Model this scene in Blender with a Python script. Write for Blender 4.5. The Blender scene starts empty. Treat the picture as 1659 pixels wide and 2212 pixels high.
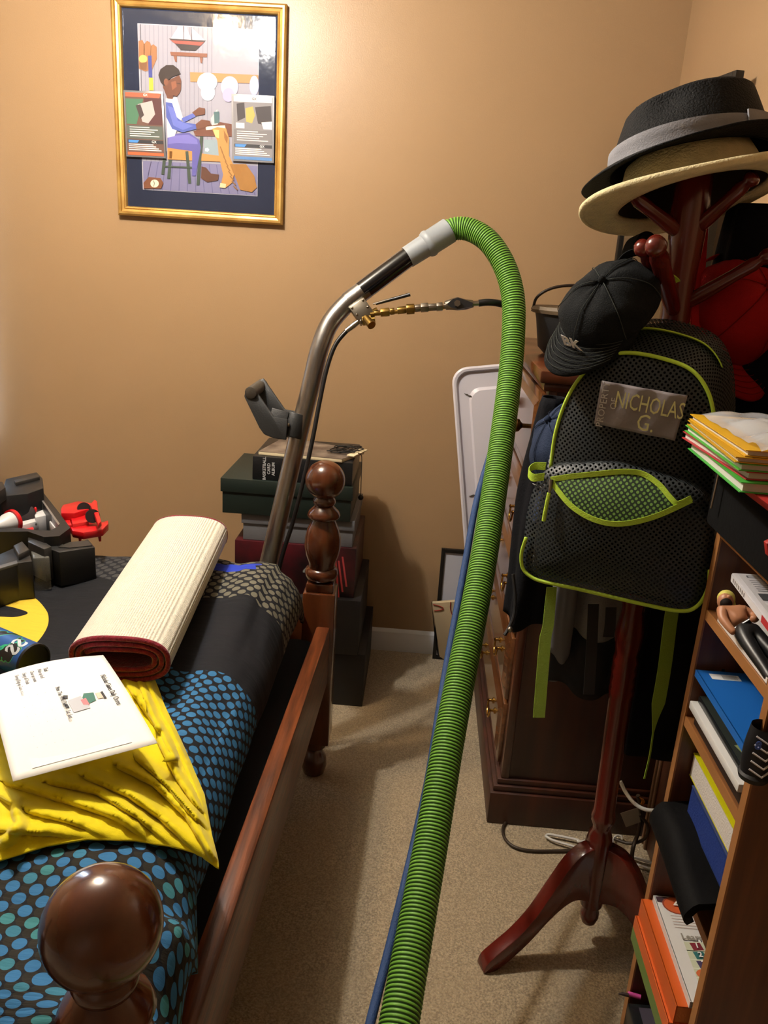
import bpy, bmesh, math, random
from mathutils import Vector, Matrix, noise
random.seed(7)
SC = bpy.context.scene
COL = SC.collection
PI = math.pi

# ------------------------------------------------------------------ camera
IMW, IMH, FPX = 1659.0, 2212.0, 1750.0
YAW, PITCH, ROLL, CAMH = math.radians(2.15), math.radians(17.75), math.radians(3.65), 1.5
def cam_axes():
    f = Vector((0, math.cos(PITCH), -math.sin(PITCH))); r = Vector((1, 0, 0)); u = r.cross(f)
    r2 = r*math.cos(ROLL) + u*math.sin(ROLL); u2 = r2.cross(f)
    rz = Matrix.Rotation(YAW, 3, 'Z')
    return rz @ r2, rz @ u2, rz @ f
CR, CU, CF = cam_axes()
CPOS = Vector((0, 0, CAMH))
cam = bpy.data.cameras.new('camera'); camo = bpy.data.objects.new('camera', cam); COL.objects.link(camo)
cam.sensor_fit = 'VERTICAL'; cam.sensor_height = 36.0; cam.lens = 36.0*FPX/IMH; cam.clip_start = 0.01
m = Matrix.Identity(4)
for i in range(3):
    m[i][0] = CR[i]; m[i][1] = CU[i]; m[i][2] = -CF[i]; m[i][3] = CPOS[i]
camo.matrix_world = m
SC.camera = camo

# ------------------------------------------------------------------ view, world, daylight
vs = SC.view_settings
vs.view_transform = 'Standard'; vs.look = 'None'; vs.exposure = 0.8; vs.gamma = 1.0; vs.use_curve_mapping = False
wd = bpy.data.worlds.new('world'); SC.world = wd; wd.use_nodes = True
wd.node_tree.nodes['Background'].inputs[0].default_value = (0.62, 0.78, 1.0, 1)
wd.node_tree.nodes['Background'].inputs[1].default_value = 1.2

XL, XR, YB, YF, ZC = -2.45, 0.74, 2.904, -1.7, 2.5     # room
def area(name, loc, aim, sx, sy, power, col):
    l = bpy.data.lights.new(name, 'AREA'); l.shape = 'RECTANGLE'; l.size = sx; l.size_y = sy
    l.energy = power; l.color = col
    o = bpy.data.objects.new(name, l); COL.objects.link(o); o.location = loc
    o.rotation_euler = (Vector(aim)-Vector(loc)).to_track_quat('-Z', 'Y').to_euler()
    return o
# daylight outside the window at the left end of the back wall
area('window_daylight', (-1.93, YB+.45, 1.5), (-1.7, YB-1, 1.15), .9, 1.3, 60, (0.62, 0.80, 1.0))

# ------------------------------------------------------------------ pixel -> point helpers (1659 x 2212 frame)
def rayd(px, py):
    return CR*((px-IMW/2)/FPX) - CU*((py-IMH/2)/FPX) + CF
def W(px, py, x=None, y=None, z=None, d=None):
    r = rayd(px, py)
    if d is not None: t = d
    elif y is not None: t = y/r.y
    elif z is not None: t = (z-CAMH)/r.z
    else: t = x/r.x
    return CPOS + r*t
def WP(px, py, p0, n):
    r = rayd(px, py); return CPOS + r*((p0-CPOS).dot(n)/r.dot(n))

# ------------------------------------------------------------------ materials
def lin(c):
    if isinstance(c, str): c = tuple(int(c[i:i+2], 16) for i in (0, 2, 4))
    o = []
    for v in c[:3]:
        v = v/255.0
        o.append(v/12.92 if v <= .04045 else ((v+.055)/1.055)**2.4)
    return (*o, 1.0)
class NT:
    def __init__(s, m): s.t = m.node_tree; s.n = s.t.nodes; s.l = s.t.links
    def new(s, typ, **kw):
        n = s.n.new(typ)
        for k, v in kw.items(): setattr(n, k, v)
        return n
    def put(s, sock, v):
        if hasattr(v, 'links'): s.l.new(v, sock)
        else: sock.default_value = v
    def math(s, op, a, b=0.0, c=0.0):
        n = s.new('ShaderNodeMath', operation=op)
        s.put(n.inputs[0], a); s.put(n.inputs[1], b)
        if op in ('COMPARE', 'MULTIPLY_ADD', 'SMOOTH_MIN'): s.put(n.inputs[2], c)
        return n.outputs[0]
    def mix(s, f, a, b):
        n = s.new('ShaderNodeMix', data_type='RGBA'); s.put(n.inputs[0], f); s.put(n.inputs[6], a); s.put(n.inputs[7], b)
        return n.outputs[2]
    def step(s, a, lo, hi):
        n = s.new('ShaderNodeMapRange'); s.put(n.inputs[0], a); n.inputs[1].default_value = lo; n.inputs[2].default_value = hi
        return n.outputs[0]
MATS = {}
def mat(name, col, rough=.5, metal=0., spec=.5, var=0., vscale=6., bump=0., bscale=80., coat=0., stretch=None, col2=None, sheen=0., trans=0.):
    if name in MATS: return MATS[name]
    if rough >= .7 and spec == .5: spec = .15
    m = bpy.data.materials.new(name); m.use_nodes = True; MATS[name] = m
    N = NT(m); b = N.n['Principled BSDF']
    b.inputs['Base Color'].default_value = lin(col); b.inputs['Roughness'].default_value = rough
    b.inputs['Metallic'].default_value = metal; b.inputs['Specular IOR Level'].default_value = spec
    b.inputs['Coat Weight'].default_value = coat; b.inputs['Coat Roughness'].default_value = .12
    if sheen: b.inputs['Sheen Weight'].default_value = sheen
    if trans: b.inputs['Transmission Weight'].default_value = trans
    tc = N.new('ShaderNodeTexCoord'); co = tc.outputs['Object']
    if stretch:
        mp = N.new('ShaderNodeMapping'); N.l.new(co, mp.inputs[0]); mp.inputs['Scale'].default_value = stretch; co = mp.outputs[0]
    if var or col2:
        nz = N.new('ShaderNodeTexNoise'); N.l.new(co, nz.inputs['Vector']); nz.inputs['Scale'].default_value = vscale
        nz.inputs['Detail'].default_value = 6
        c1 = lin(col); c2 = lin(col2) if col2 else tuple(x*(1-var) for x in c1[:3])+(1,)
        N.l.new(N.mix(N.step(nz.outputs[0], .32, .68), c1, c2), b.inputs['Base Color'])
    if bump:
        nb = N.new('ShaderNodeTexNoise'); N.l.new(co, nb.inputs['Vector']); nb.inputs['Scale'].default_value = bscale
        nb.inputs['Detail'].default_value = 4
        bp = N.new('ShaderNodeBump'); bp.inputs['Strength'].default_value = bump; bp.inputs['Distance'].default_value = .004
        N.l.new(nb.outputs[0], bp.inputs['Height']); N.l.new(bp.outputs[0], b.inputs['Normal'])
    return m
def emit(name, col, s):
    m = bpy.data.materials.new(name); m.use_nodes = True; N = NT(m); N.n.clear()
    e = N.new('ShaderNodeEmission'); e.inputs[0].default_value = lin(col); e.inputs[1].default_value = s
    o = N.new('ShaderNodeOutputMaterial'); N.l.new(e.outputs[0], o.inputs[0]); return m
def clear_mat(name, tint, alpha, rough=.08):
    if name in MATS: return MATS[name]
    m = bpy.data.materials.new(name); m.use_nodes = True; MATS[name] = m; N = NT(m); b = N.n['Principled BSDF']
    b.inputs['Base Color'].default_value = lin(tint); b.inputs['Roughness'].default_value = rough; b.inputs['Alpha'].default_value = alpha
    return m
def flat(hexc, rough=.6): return mat('print_'+hexc+('' if rough == .6 else '_%d' % int(rough*100)), hexc, rough)

# ------------------------------------------------------------------ mesh builder: everything in world coordinates
def chain(o):
    M = Matrix.Identity(4)
    while o is not None:
        M = o.matrix_basis @ M; o = o.parent
    return M
def catmull(pts, n=8):
    pts = [Vector(p) for p in pts]; out = []
    for i in range(len(pts)-1):
        p0 = pts[i-1] if i else pts[0]*2-pts[1]; p1 = pts[i]; p2 = pts[i+1]
        p3 = pts[i+2] if i+2 < len(pts) else p2*2-p1
        for k in range(n):
            t = k/n
            out.append(.5*((2*p1)+(p2-p0)*t+(2*p0-5*p1+4*p2-p3)*t*t+(3*p1-p0-3*p2+p3)*t**3))
    out.append(pts[-1]); return out
class MB:
    def __init__(s): s.v = []; s.f = []; s.mi = []; s.uv = {}; s.cur = 0
    def add(s, vs, fs):
        b = len(s.v); s.v += [Vector(v) for v in vs]
        for f in fs: s.f.append([b+i for i in f]); s.mi.append(s.cur)
        return b
    def box(s, lo, hi, M=None):
        x0, y0, z0 = lo; x1, y1, z1 = hi
        vs = [Vector(p) for p in ((x0,y0,z0),(x1,y0,z0),(x1,y1,z0),(x0,y1,z0),(x0,y0,z1),(x1,y0,z1),(x1,y1,z1),(x0,y1,z1))]
        if M: vs = [M @ v for v in vs]
        s.add(vs, [(3,2,1,0),(4,5,6,7),(0,1,5,4),(1,2,6,5),(2,3,7,6),(3,0,4,7)]); return s
    def hexa(s, a, b):     # two quads (4 points each)
        s.add(list(a)+list(b), [(3,2,1,0),(4,5,6,7),(0,1,5,4),(1,2,6,5),(2,3,7,6),(3,0,4,7)]); return s
    def prism(s, poly, off):
        n = len(poly); off = Vector(off)
        vs = [Vector(p) for p in poly]+[Vector(p)+off for p in poly]
        s.add(vs, [list(range(n))[::-1], list(range(n, 2*n))]+[(i,(i+1)%n,n+(i+1)%n,n+i) for i in range(n)]); return s
    def poly(s, pts): s.add(pts, [list(range(len(pts)))]); return s
    def tube(s, pts, r, n=12, caps=True, flat=None):
        pts = [Vector(p) for p in pts]; L = len(pts); rs = r if isinstance(r, (list, tuple)) else [r]*L
        up = None; rings = []
        for i, p in enumerate(pts):
            t = (pts[min(i+1, L-1)]-pts[max(i-1, 0)]).normalized()
            if up is None:
                up = t.orthogonal().normalized()
            else:
                up = (up-t*up.dot(t)).normalized()
            sd = t.cross(up)
            rings.append([p+(up*math.cos(2*PI*k/n)+sd*math.sin(2*PI*k/n))*rs[i] for k in range(n)])
        vs = [v for q in rings for v in q]
        fs = [(i*n+k, i*n+(k+1)%n, (i+1)*n+(k+1)%n, (i+1)*n+k) for i in range(L-1) for k in range(n)]
        if caps: fs += [list(range(n))[::-1], [(L-1)*n+k for k in range(n)]]
        s.add(vs, fs); return s
    def lathe(s, prof, M=None, n=28, caps=True):
        vs = []; L = len(prof)
        for (r, z) in prof:
            for k in range(n):
                a = 2*PI*k/n; v = Vector((r*math.cos(a), r*math.sin(a), z)); vs.append(M @ v if M else v)
        fs = [(i*n+k, i*n+(k+1)%n, (i+1)*n+(k+1)%n, (i+1)*n+k) for i in range(L-1) for k in range(n)]
        if caps: fs += [list(range(n))[::-1], [(L-1)*n+k for k in range(n)]]
        s.add(vs, fs); return s
    def ball(s, c, r, M=None, n=16, k=10, sc=(1,1,1)):
        prof = [(max(1e-4, math.sin(PI*i/k))*1.0, -math.cos(PI*i/k)) for i in range(k+1)]
        T = Matrix.Translation(Vector(c)) @ (M if M else Matrix.Identity(4)) @ Matrix.Diagonal((r*sc[0], r*sc[1], r*sc[2], 1))
        return s.lathe(prof, T, n)
    def grid(s, fn, nu, nv, cu=False, cv=False, uvs=None):
        b = len(s.v); vs = []
        NU = nu if cu else nu+1; NV = nv if cv else nv+1
        for i in range(NU):
            for j in range(NV):
                vs.append(fn(i/nu, j/nv))
                if uvs: s.uv[b+i*NV+j] = uvs(i/nu, j/nv)
        fs = []
        for i in range(nu):
            for j in range(nv):
                a, c = i, (i+1) % NU; d, e = j, (j+1) % NV
                fs.append((a*NV+d, c*NV+d, c*NV+e, a*NV+e))
        s.add(vs, fs); return s
    def ribbon(s, pts, wv, th=.0015):   # strap: path points, width vector(s)
        pts = [Vector(p) for p in pts]; L = len(pts); ws = wv if isinstance(wv, list) else [Vector(wv)]*L
        vs = []
        for i, p in enumerate(pts):
            t = (pts[min(i+1, L-1)]-pts[max(i-1, 0)]).normalized(); w = Vector(ws[i]); nn = t.cross(w).normalized()*th*.5
            vs += [p-w*.5-nn, p+w*.5-nn, p+w*.5+nn, p-w*.5+nn]
        fs = [(i*4+k, i*4+(k+1)%4, i*4+4+(k+1)%4, i*4+4+k) for i in range(L-1) for k in range(4)]
        fs += [(3,2,1,0), tuple((L-1)*4+k for k in range(4))]
        s.add(vs, fs); return s
    def build(s, name, mt, parent=None, label=None, cat=None, group=None, kind=None, bevel=0., smooth=40, seg=2, solid=0.):
        me = bpy.data.meshes.new(name); bm = bmesh.new()
        bv = [bm.verts.new(v) for v in s.v]; bm.verts.index_update()
        uvl = bm.loops.layers.uv.new('UVMap') if s.uv else None
        for f, mi in zip(s.f, s.mi):
            try: q = bm.faces.new([bv[i] for i in f])
            except ValueError: continue
            q.material_index = mi
            if uvl:
                for lp, i in zip(q.loops, f): lp[uvl].uv = s.uv.get(i, (0, 0))
        if not uvl: bmesh.ops.remove_doubles(bm, verts=bm.verts, dist=1e-6)
        bmesh.ops.recalc_face_normals(bm, faces=bm.faces)
        if solid: bmesh.ops.solidify(bm, geom=bm.faces[:], thickness=solid)
        if bevel:
            es = [e for e in bm.edges if e.is_manifold and e.calc_face_angle(0) > .5]
            bmesh.ops.bevel(bm, geom=es, offset=bevel, offset_type='OFFSET', segments=seg, profile=.5, affect='EDGES', clamp_overlap=True)
        if smooth:
            for f in bm.faces: f.smooth = True
            for e in bm.edges:
                if e.is_manifold and e.calc_face_angle(0) > math.radians(smooth): e.smooth = False
        if parent is None:
            xs = [v.co.x for v in bm.verts]; ys = [v.co.y for v in bm.verts]; zs = [v.co.z for v in bm.verts]
            base = Vector(((min(xs)+max(xs))/2, (min(ys)+max(ys))/2, min(zs)))
            bm.transform(Matrix.Translation(-base))
        else:
            bm.transform(chain(parent).inverted()); base = Vector((0, 0, 0))
        bm.to_mesh(me); bm.free()
        for q in (mt if isinstance(mt, (list, tuple)) else [mt]): me.materials.append(q)
        o = bpy.data.objects.new(name, me); COL.objects.link(o); o.location = base; o.parent = parent
        tag(o, label, cat, group, kind); return o
def tag(o, label=None, cat=None, group=None, kind=None):
    if label: o['label'] = label
    if cat: o['category'] = cat
    if group: o['group'] = group
    if kind: o['kind'] = kind
    return o
def thing(name, label, cat, loc, group=None, rotz=0.):
    o = bpy.data.objects.new(name, None); COL.objects.link(o); o.location = loc; o.rotation_euler = (0, 0, rotz)
    o.empty_display_size = .05
    M = Matrix.Translation(Vector(loc)) @ Matrix.Rotation(rotz, 4, 'Z'); o.matrix_basis = M
    return tag(o, label, cat, group)
def frame_m(o, x, z):      # matrix from origin, x axis and approximate z axis
    x = Vector(x).normalized(); y = Vector(z).cross(x).normalized(); z = x.cross(y)
    M = Matrix.Identity(4)
    for i in range(3): M[i][0] = x[i]; M[i][1] = y[i]; M[i][2] = z[i]; M[i][3] = o[i]
    return M
def axis_m(o, zdir):
    z = Vector(zdir).normalized(); x = z.orthogonal().normalized(); return frame_m(o, x, z)
def text(name, body, size, o, right, up, mt, parent, align='LEFT', off=.0004, sx=1., bold=0.):
    cu = bpy.data.curves.new(name, 'FONT'); cu.body = body; cu.size = size; cu.align_x = align; cu.align_y = 'CENTER'; cu.extrude = .0002; cu.offset = bold
    cu.resolution_u = 2
    t = bpy.data.objects.new('tmp', cu); COL.objects.link(t)
    dg = bpy.context.evaluated_depsgraph_get(); dg.update()
    me = bpy.data.meshes.new_from_object(t.evaluated_get(dg)); bpy.data.objects.remove(t); bpy.data.curves.remove(cu)
    r = Vector(right).normalized(); n = r.cross(Vector(up)).normalized(); u = n.cross(r)
    M = Matrix.Identity(4)
    for i in range(3): M[i][0] = r[i]*sx; M[i][1] = u[i]; M[i][2] = n[i]; M[i][3] = o[i]+n[i]*off
    me.transform(chain(parent).inverted() @ M)
    me.materials.clear(); me.materials.append(mt); me.name = name
    q = bpy.data.objects.new(name, me); COL.objects.link(q); q.parent = parent; return q

# ================================================================== THE ROOM
wallm = mat('wall_paint', 'a38664', .36, spec=.45, var=.05, vscale=2.5, bump=.10, bscale=260)
ceilm = mat('ceiling_paint', 'd9d2c4', .8, bump=.2, bscale=120)
trimm = mat('white_trim', 'dcdde0', .35, var=.05, vscale=9)
def carpet_mat():
    m = bpy.data.materials.new('carpet'); m.use_nodes = True; N = NT(m); b = N.n['Principled BSDF']
    b.inputs['Roughness'].default_value = .95; b.inputs['Specular IOR Level'].default_value = .1; b.inputs['Sheen Weight'].default_value = .3
    co = N.new('ShaderNodeTexCoord').outputs['Object']
    a = N.new('ShaderNodeTexNoise'); N.l.new(co, a.inputs[0]); a.inputs['Scale'].default_value = 230; a.inputs['Detail'].default_value = 3
    c = N.new('ShaderNodeTexNoise'); N.l.new(co, c.inputs[0]); c.inputs['Scale'].default_value = 9; c.inputs['Detail'].default_value = 5
    k1 = N.mix(N.step(a.outputs[0], .35, .7), lin('8c7d66'), lin('c9b797'))
    k2 = N.mix(N.step(c.outputs[0], .35, .75), k1, lin('a8977a'))
    k3 = N.mix(.55, k1, k2); N.l.new(k3, b.inputs['Base Color'])
    bp = N.new('ShaderNodeBump'); bp.inputs['Strength'].default_value = .9; bp.inputs['Distance'].default_value = .006
    N.l.new(a.outputs[0], bp.inputs['Height']); N.l.new(bp.outputs[0], b.inputs['Normal'])
    return m
MB().box((XL-.1, YF-.1, -.08), (XR+.1, YB+.1, 0)).build('floor', carpet_mat(), kind='structure', smooth=0)
MB().box((XL-.1, YF-.1, ZC), (XR+.1, YB+.1, ZC+.08)).build('ceiling', ceilm, kind='structure', smooth=0)
WX0, WX1, WZ0, WZ1 = -2.32, -1.60, .72, 2.05
w = MB()
for lo, hi in (((XL-.1, YB, 0), (WX0, YB+.1, ZC)), ((WX1, YB, 0), (XR+.1, YB+.1, ZC)), ((WX0, YB, 0), (WX1, YB+.1, WZ0)), ((WX0, YB, WZ1), (WX1, YB+.1, ZC))): w.box(lo, hi)
w.build('wall_back', wallm, kind='structure', smooth=0)
MB().box((XR, YF, 0), (XR+.1, YB, ZC)).build('wall_right', wallm, kind='structure', smooth=0)
MB().box((XL-.1, YF-.1, 0), (XR+.1, YF, ZC)).build('wall_front', wallm, kind='structure', smooth=0)
MB().box((XL-.1, YF, 0), (XL, YB, ZC)).build('wall_left', wallm, kind='structure', smooth=0)
win = thing('window_1', None, None, ((WX0+WX1)/2, YB+.05, WZ0)); win['kind'] = 'structure'
f = MB()
for lo, hi in (((WX0, YB-.012, WZ0), (WX0+.05, YB+.09, WZ1)), ((WX1-.05, YB-.012, WZ0), (WX1, YB+.09, WZ1)), ((WX0, YB-.012, WZ1-.05), (WX1, YB+.09, WZ1)), ((WX0, YB-.03, WZ0), (WX1, YB+.09, WZ0+.04)), ((WX0, YB+.03, 1.41), (WX1, YB+.08, 1.45))): f.box(lo, hi)
f.build('window_frame', trimm, win, bevel=.003)
glass = clear_mat('window_glass', 'ffffff', .06, .02)
for z0, z1 in ((WZ0+.04, 1.41), (1.45, WZ1-.05)): MB().box((WX0+.05, YB+.053, z0), (WX1-.05, YB+.058, z1)).build('pane', glass, win, smooth=0)
def baseboard(name, a, b, nrm):
    a = Vector(a); b = Vector(b); n = Vector(nrm)
    prof = [(0, 0), (.014, 0), (.014, .066), (.011, .074), (.011, .079), (.006, .088), (.003, .092), (0, .092)]
    MB().prism([a+n*p+Vector((0, 0, q)) for p, q in prof], b-a).build(name, trimm, kind='structure', smooth=25)
baseboard('baseboard_back', (XL, YB, 0), (XR-.014, YB, 0), (0, -1, 0))
baseboard('baseboard_right', (XR, YF, 0), (XR, YB, 0), (-1, 0, 0))
baseboard('baseboard_left', (XL, YF, 0), (XL, YB-.014, 0), (1, 0, 0))

# navy curtain hanging over the window's right side, its edge at the left border of the view
cur = MB()
def cfn(u, v):
    return Vector((-1.86+.325*u, YB-.085+.022*math.sin(u*30), 2.15-1.72*v))
cur.grid(cfn, 60, 10)
cur.build('curtain', mat('navy_curtain', '10131f', .9, bump=.2, bscale=300), label='dark navy window curtain at the left edge beside the toy', cat='curtain', solid=.003)
MB().grid(lambda u, v: cfn(u*.985, v)+Vector((0, .012, 0)), 60, 10).build('lining', mat('curtain_bounce_white', 'e8e8ea', .9), bpy.data.objects['curtain'], solid=.001)  # white backing added behind the curtain to bounce window light onto the wall
MB().tube([(-2.42, YB-.075, 2.17), (-1.46, YB-.075, 2.17)], .011, 12).build('curtain_rod', mat('rod_metal', '35302c', .4, 1.), label='thin dark rod carrying the navy curtain', cat='curtain rod')

# ceiling lamp with two different bulbs (above the bed, just out of view)
lamp = thing('ceiling_lamp', 'ceiling lamp with two bulbs over the bed', 'lamp', (-.89, 1.63, ZC))
nickel = mat('brushed_nickel', 'a8a39a', .3, 1.)
MB().lathe([(.001, 2.46), (.05, 2.462), (.075, 2.475), (.08, 2.499)], Matrix.Translation((-.89, 1.63, 0))).build('canopy', nickel, lamp)
for i, (bx, by, c, e) in enumerate(((-.80, 1.72, (1.0, .965, .91), 50.), (-.97, 1.80, (1.0, .70, .40), 18.))):
    MB().tube([(-.89+(bx+.89)*.5, 1.63+(by-1.63)*.5, 2.475), (bx, by, 2.47), (bx, by, 2.44)], .012, 10).build('arm', nickel, lamp)
    MB().lathe([(.017, 2.437), (.019, 2.45), (.015, 2.46)], Matrix.Translation((bx, by, 0)), 14).build('socket', nickel, lamp)
    l = bpy.data.lights.new('bulb', 'POINT'); l.energy = e; l.color = c; l.shadow_soft_size = .035
    lo = bpy.data.objects.new('bulb', l); COL.objects.link(lo); lo.location = (bx, by, 2.39)

# ================================================================== FRAMED PICTURE
PYW = YB-.001
def Z1(zx, zy, y): return W(220+zx/3.95, zy/3.95, y=y)
gold = mat('gold_frame', 'c9a45c', .38, .55, vscale=14, col2='a98040')
pic = thing('framed_picture', 'gold framed picture of a boy at a table with a dog', 'picture', W(437, 475, y=PYW))
FX0, FX1, FZ0, FZ1 = -1.078, -.514, 1.566, 2.222
Mw = .031
def moulding(a, b, inw):
    a = Vector(a); b = Vector(b); d = (b-a).normalized(); inw = Vector(inw)
    prof = [(0, 0), (0, .020), (.006, .026), (.012, .026), (.014, .019), (.021, .017), (.024, .020), (.028, .018), (Mw, .010), (Mw, 0)]
    vs = []
    for e, s in ((a, 1), (b, -1)):
        for q, h in prof: vs.append(e+inw*q+d*(s*q)+Vector((0, -h, 0)))
    n = len(prof); mb = MB()
    mb.add(vs, [(i, (i+1) % n, n+(i+1) % n, n+i) for i in range(n)]+[list(range(n))[::-1], list(range(n, 2*n))])
    mb.build('frame_moulding', gold, pic, smooth=25)
moulding((FX0, PYW, FZ0), (FX1, PYW, FZ0), (0, 0, 1)); moulding((FX0, PYW, FZ1), (FX1, PYW, FZ1), (0, 0, -1))
moulding((FX0, PYW, FZ0), (FX0, PYW, FZ1), (1, 0, 0)); moulding((FX1, PYW, FZ0), (FX1, PYW, FZ1), (-1, 0, 0))
MB().box((FX0+.01, PYW-.007, FZ0+.01), (FX1-.01, PYW, FZ1-.01)).build('backing', mat('navy_mat', '2c3348', .85, var=.08, vscale=40), pic, smooth=0)
class Layer:
    """flat printed shapes, each a hair above the one before"""
    def __init__(s, fn): s.fn = fn; s.mb = MB(); s.mats = []; s.k = 0
    def p(s, hexc, pts, bump=1):
        mt = flat(hexc)
        if mt not in s.mats: s.mats.append(mt)
        s.mb.cur = s.mats.index(mt); s.k += bump
        s.mb.poly([s.fn(x, y, s.k) for x, y in pts]); return s
    def e(s, hexc, cx, cy, rx, ry, n=20, rot=0.):
        return s.p(hexc, [(cx+rx*math.cos(2*PI*i/n)*math.cos(rot)-ry*math.sin(2*PI*i/n)*math.sin(rot), cy+rx*math.cos(2*PI*i/n)*math.sin(rot)+ry*math.sin(2*PI*i/n)*math.cos(rot)) for i in range(n)])
    def ln(s, hexc, pts, w):
        for (x0, y0), (x1, y1) in zip(pts, pts[1:]):
            d = math.hypot(x1-x0, y1-y0) or 1; nx, ny = -(y1-y0)/d*w/2, (x1-x0)/d*w/2
            s.p(hexc, [(x0+nx, y0+ny), (x1+nx, y1+ny), (x1-nx, y1-ny), (x0-nx, y0-ny)], 0)
        s.k += 1; return s
    def done(s, name, parent, **k): return s.mb.build(name, s.mats, parent, smooth=0, **k)
L = Layer(lambda x, y, k: Z1(x, y, PYW-.0072-.00005*k))
L.p('c4c1ca', [(303, 198), (1342, 253), (1328, 1675), (350, 1618)]).p('9d9ba8', [(308, 204), (1338, 259), (1323, 1670), (355, 1613)])
for i in range(17): L.ln('82818f', [(330+i*38, 208+i*2), (345+i*37, 1380)], 4)
L.p('7d7a9e', [(352, 1372), (1328, 1415), (1323, 1670), (355, 1613)])
for i in range(14): L.ln('5f5d86', [(420+i*62, 1380+i*3), (370+i*72, 1617+i*3.5)], 6)
L.p('9c6a42', [(312, 350), (345, 340), (362, 375), (385, 348), (410, 360), (420, 390), (440, 378), (468, 400), (470, 500), (430, 590), (372, 610), (316, 585)])
L.ln('6f4528', [(362, 375), (360, 480)], 5).ln('6f4528', [(420, 390), (415, 480)], 5).e('d9b860', 352, 502, 36, 34).p('7b5230', [(318, 535), (385, 530), (380, 600), (330, 590)])
L.p('3b4590', [(393, 476), (424, 474), (430, 662), (400, 662)]).p('d8c53a', [(402, 662), (436, 664), (440, 772), (404, 770)])
L.p('e9e7ea', [(655, 225), (690, 222), (695, 340), (590, 328)]).p('dcdae2', [(705, 225), (720, 225), (765, 345), (700, 340)]).p('eceaee', [(765, 235), (880, 345), (775, 345)]).ln('6b6470', [(698, 222), (700, 345)], 7).ln('6b6470', [(762, 232), (766, 348)], 7)
L.p('3a2a2c', [(572, 328), (885, 345), (870, 362), (590, 345)]).p('a4473c', [(585, 343), (872, 360), (840, 392), (625, 372)]).p('2d2326', [(622, 370), (842, 390), (800, 432), (675, 428)])
L.p('84503a', [(582, 442), (900, 457), (897, 488), (590, 474)]).p('84503a', [(610, 475), (640, 477), (640, 530), (625, 525)]).p('84503a', [(835, 487), (862, 488), (855, 540), (842, 535)])
L.p('b98250', [(752, 615), (1334, 640), (1334, 712), (960, 700), (755, 697)])
for cx, cy, rx, ry, c in ((900, 700, 85, 80, 'd5dae8'), (905, 790, 60, 70, 'e2e4ec'), (1090, 740, 75, 90, 'b9b3cf'), (1080, 810, 50, 60, 'aaa3c5'), (1300, 730, 40, 85, 'a9b0d8')): L.e(c, cx, cy, rx, ry)
# table, box, bench
L.p('6e4030', [(780, 1120), (1000, 1040), (1110, 1060), (1110, 1165), (800, 1160)]).p('d8d0c0', [(930, 1010), (985, 930), (990, 1060), (940, 1070)]).p('4f6d70', [(955, 955), (1000, 950), (1003, 1050), (960, 1055)])
L.p('e8e0c8', [(885, 1080), (1050, 1070), (1055, 1095), (890, 1110)]).p('8fa0a8', [(870, 1190), (1010, 1195), (1010, 1330), (870, 1320)]).e('dfe6ea', 897, 1278, 20, 18, 5)
L.p('c4894a', [(560, 1260), (760, 1270), (775, 1300), (1010, 1330), (1010, 1380), (560, 1360)])
for x0, x1, yy in ((590, 570, 1525), (725, 750, 1565), (540, 520, 1490), (850, 820, 1580)): L.ln('3d4c40', [(x0, 1290 if x0 < 800 else 1165), (x1, yy)], 26)
L.ln('3d4c40', [(540, 1420), (770, 1430)], 14)
# boy
L.p('5d59a0', [(560, 1150), (740, 1130), (830, 1190), (845, 1260), (800, 1500), (770, 1500), (770, 1290), (560, 1260)]).p('7570b8', [(570, 1160), (740, 1150), (810, 1190), (820, 1230), (640, 1220), (565, 1230)])
L.p('5b3524', [(850, 1420), (890, 1430), (930, 1480), (1000, 1490), (990, 1540), (900, 1555), (845, 1520)])
L.p('d9d4d6', [(545, 840), (640, 830), (690, 1000), (620, 1160), (560, 1175)]).p('4a5aa6', [(545, 870), (600, 880), (640, 1000), (690, 1040), (800, 1060), (810, 1100), (690, 1130), (600, 1100), (550, 1000)]).p('6470bc', [(560, 900), (610, 920), (650, 1030), (780, 1075), (690, 1110), (610, 1070)])
L.p('5866b4', [(680, 1010), (780, 965), (800, 995), (700, 1045)]).p('6b3f2a', [(770, 960), (830, 915), (880, 925), (880, 975), (800, 990)]).p('6b3f2a', [(800, 1060), (850, 1020), (920, 1030), (930, 1060), (880, 1090), (810, 1110)])
L.p('6a3d29', [(520, 740), (560, 690), (660, 640), (678, 690), (675, 760), (665, 790), (640, 822), (610, 815), (605, 845), (560, 840)]).p('2a1a16', [(482, 640), (500, 590), (550, 555), (610, 555), (655, 590), (672, 630), (600, 655), (560, 690), (555, 720), (530, 735), (500, 700)]).e('7d4a32', 548, 700, 20, 30).p('4b2a1c', [(640, 705), (675, 710), (672, 722), (640, 716)]).p('8a5238', [(590, 700), (630, 690), (640, 740), (600, 770)])
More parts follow.
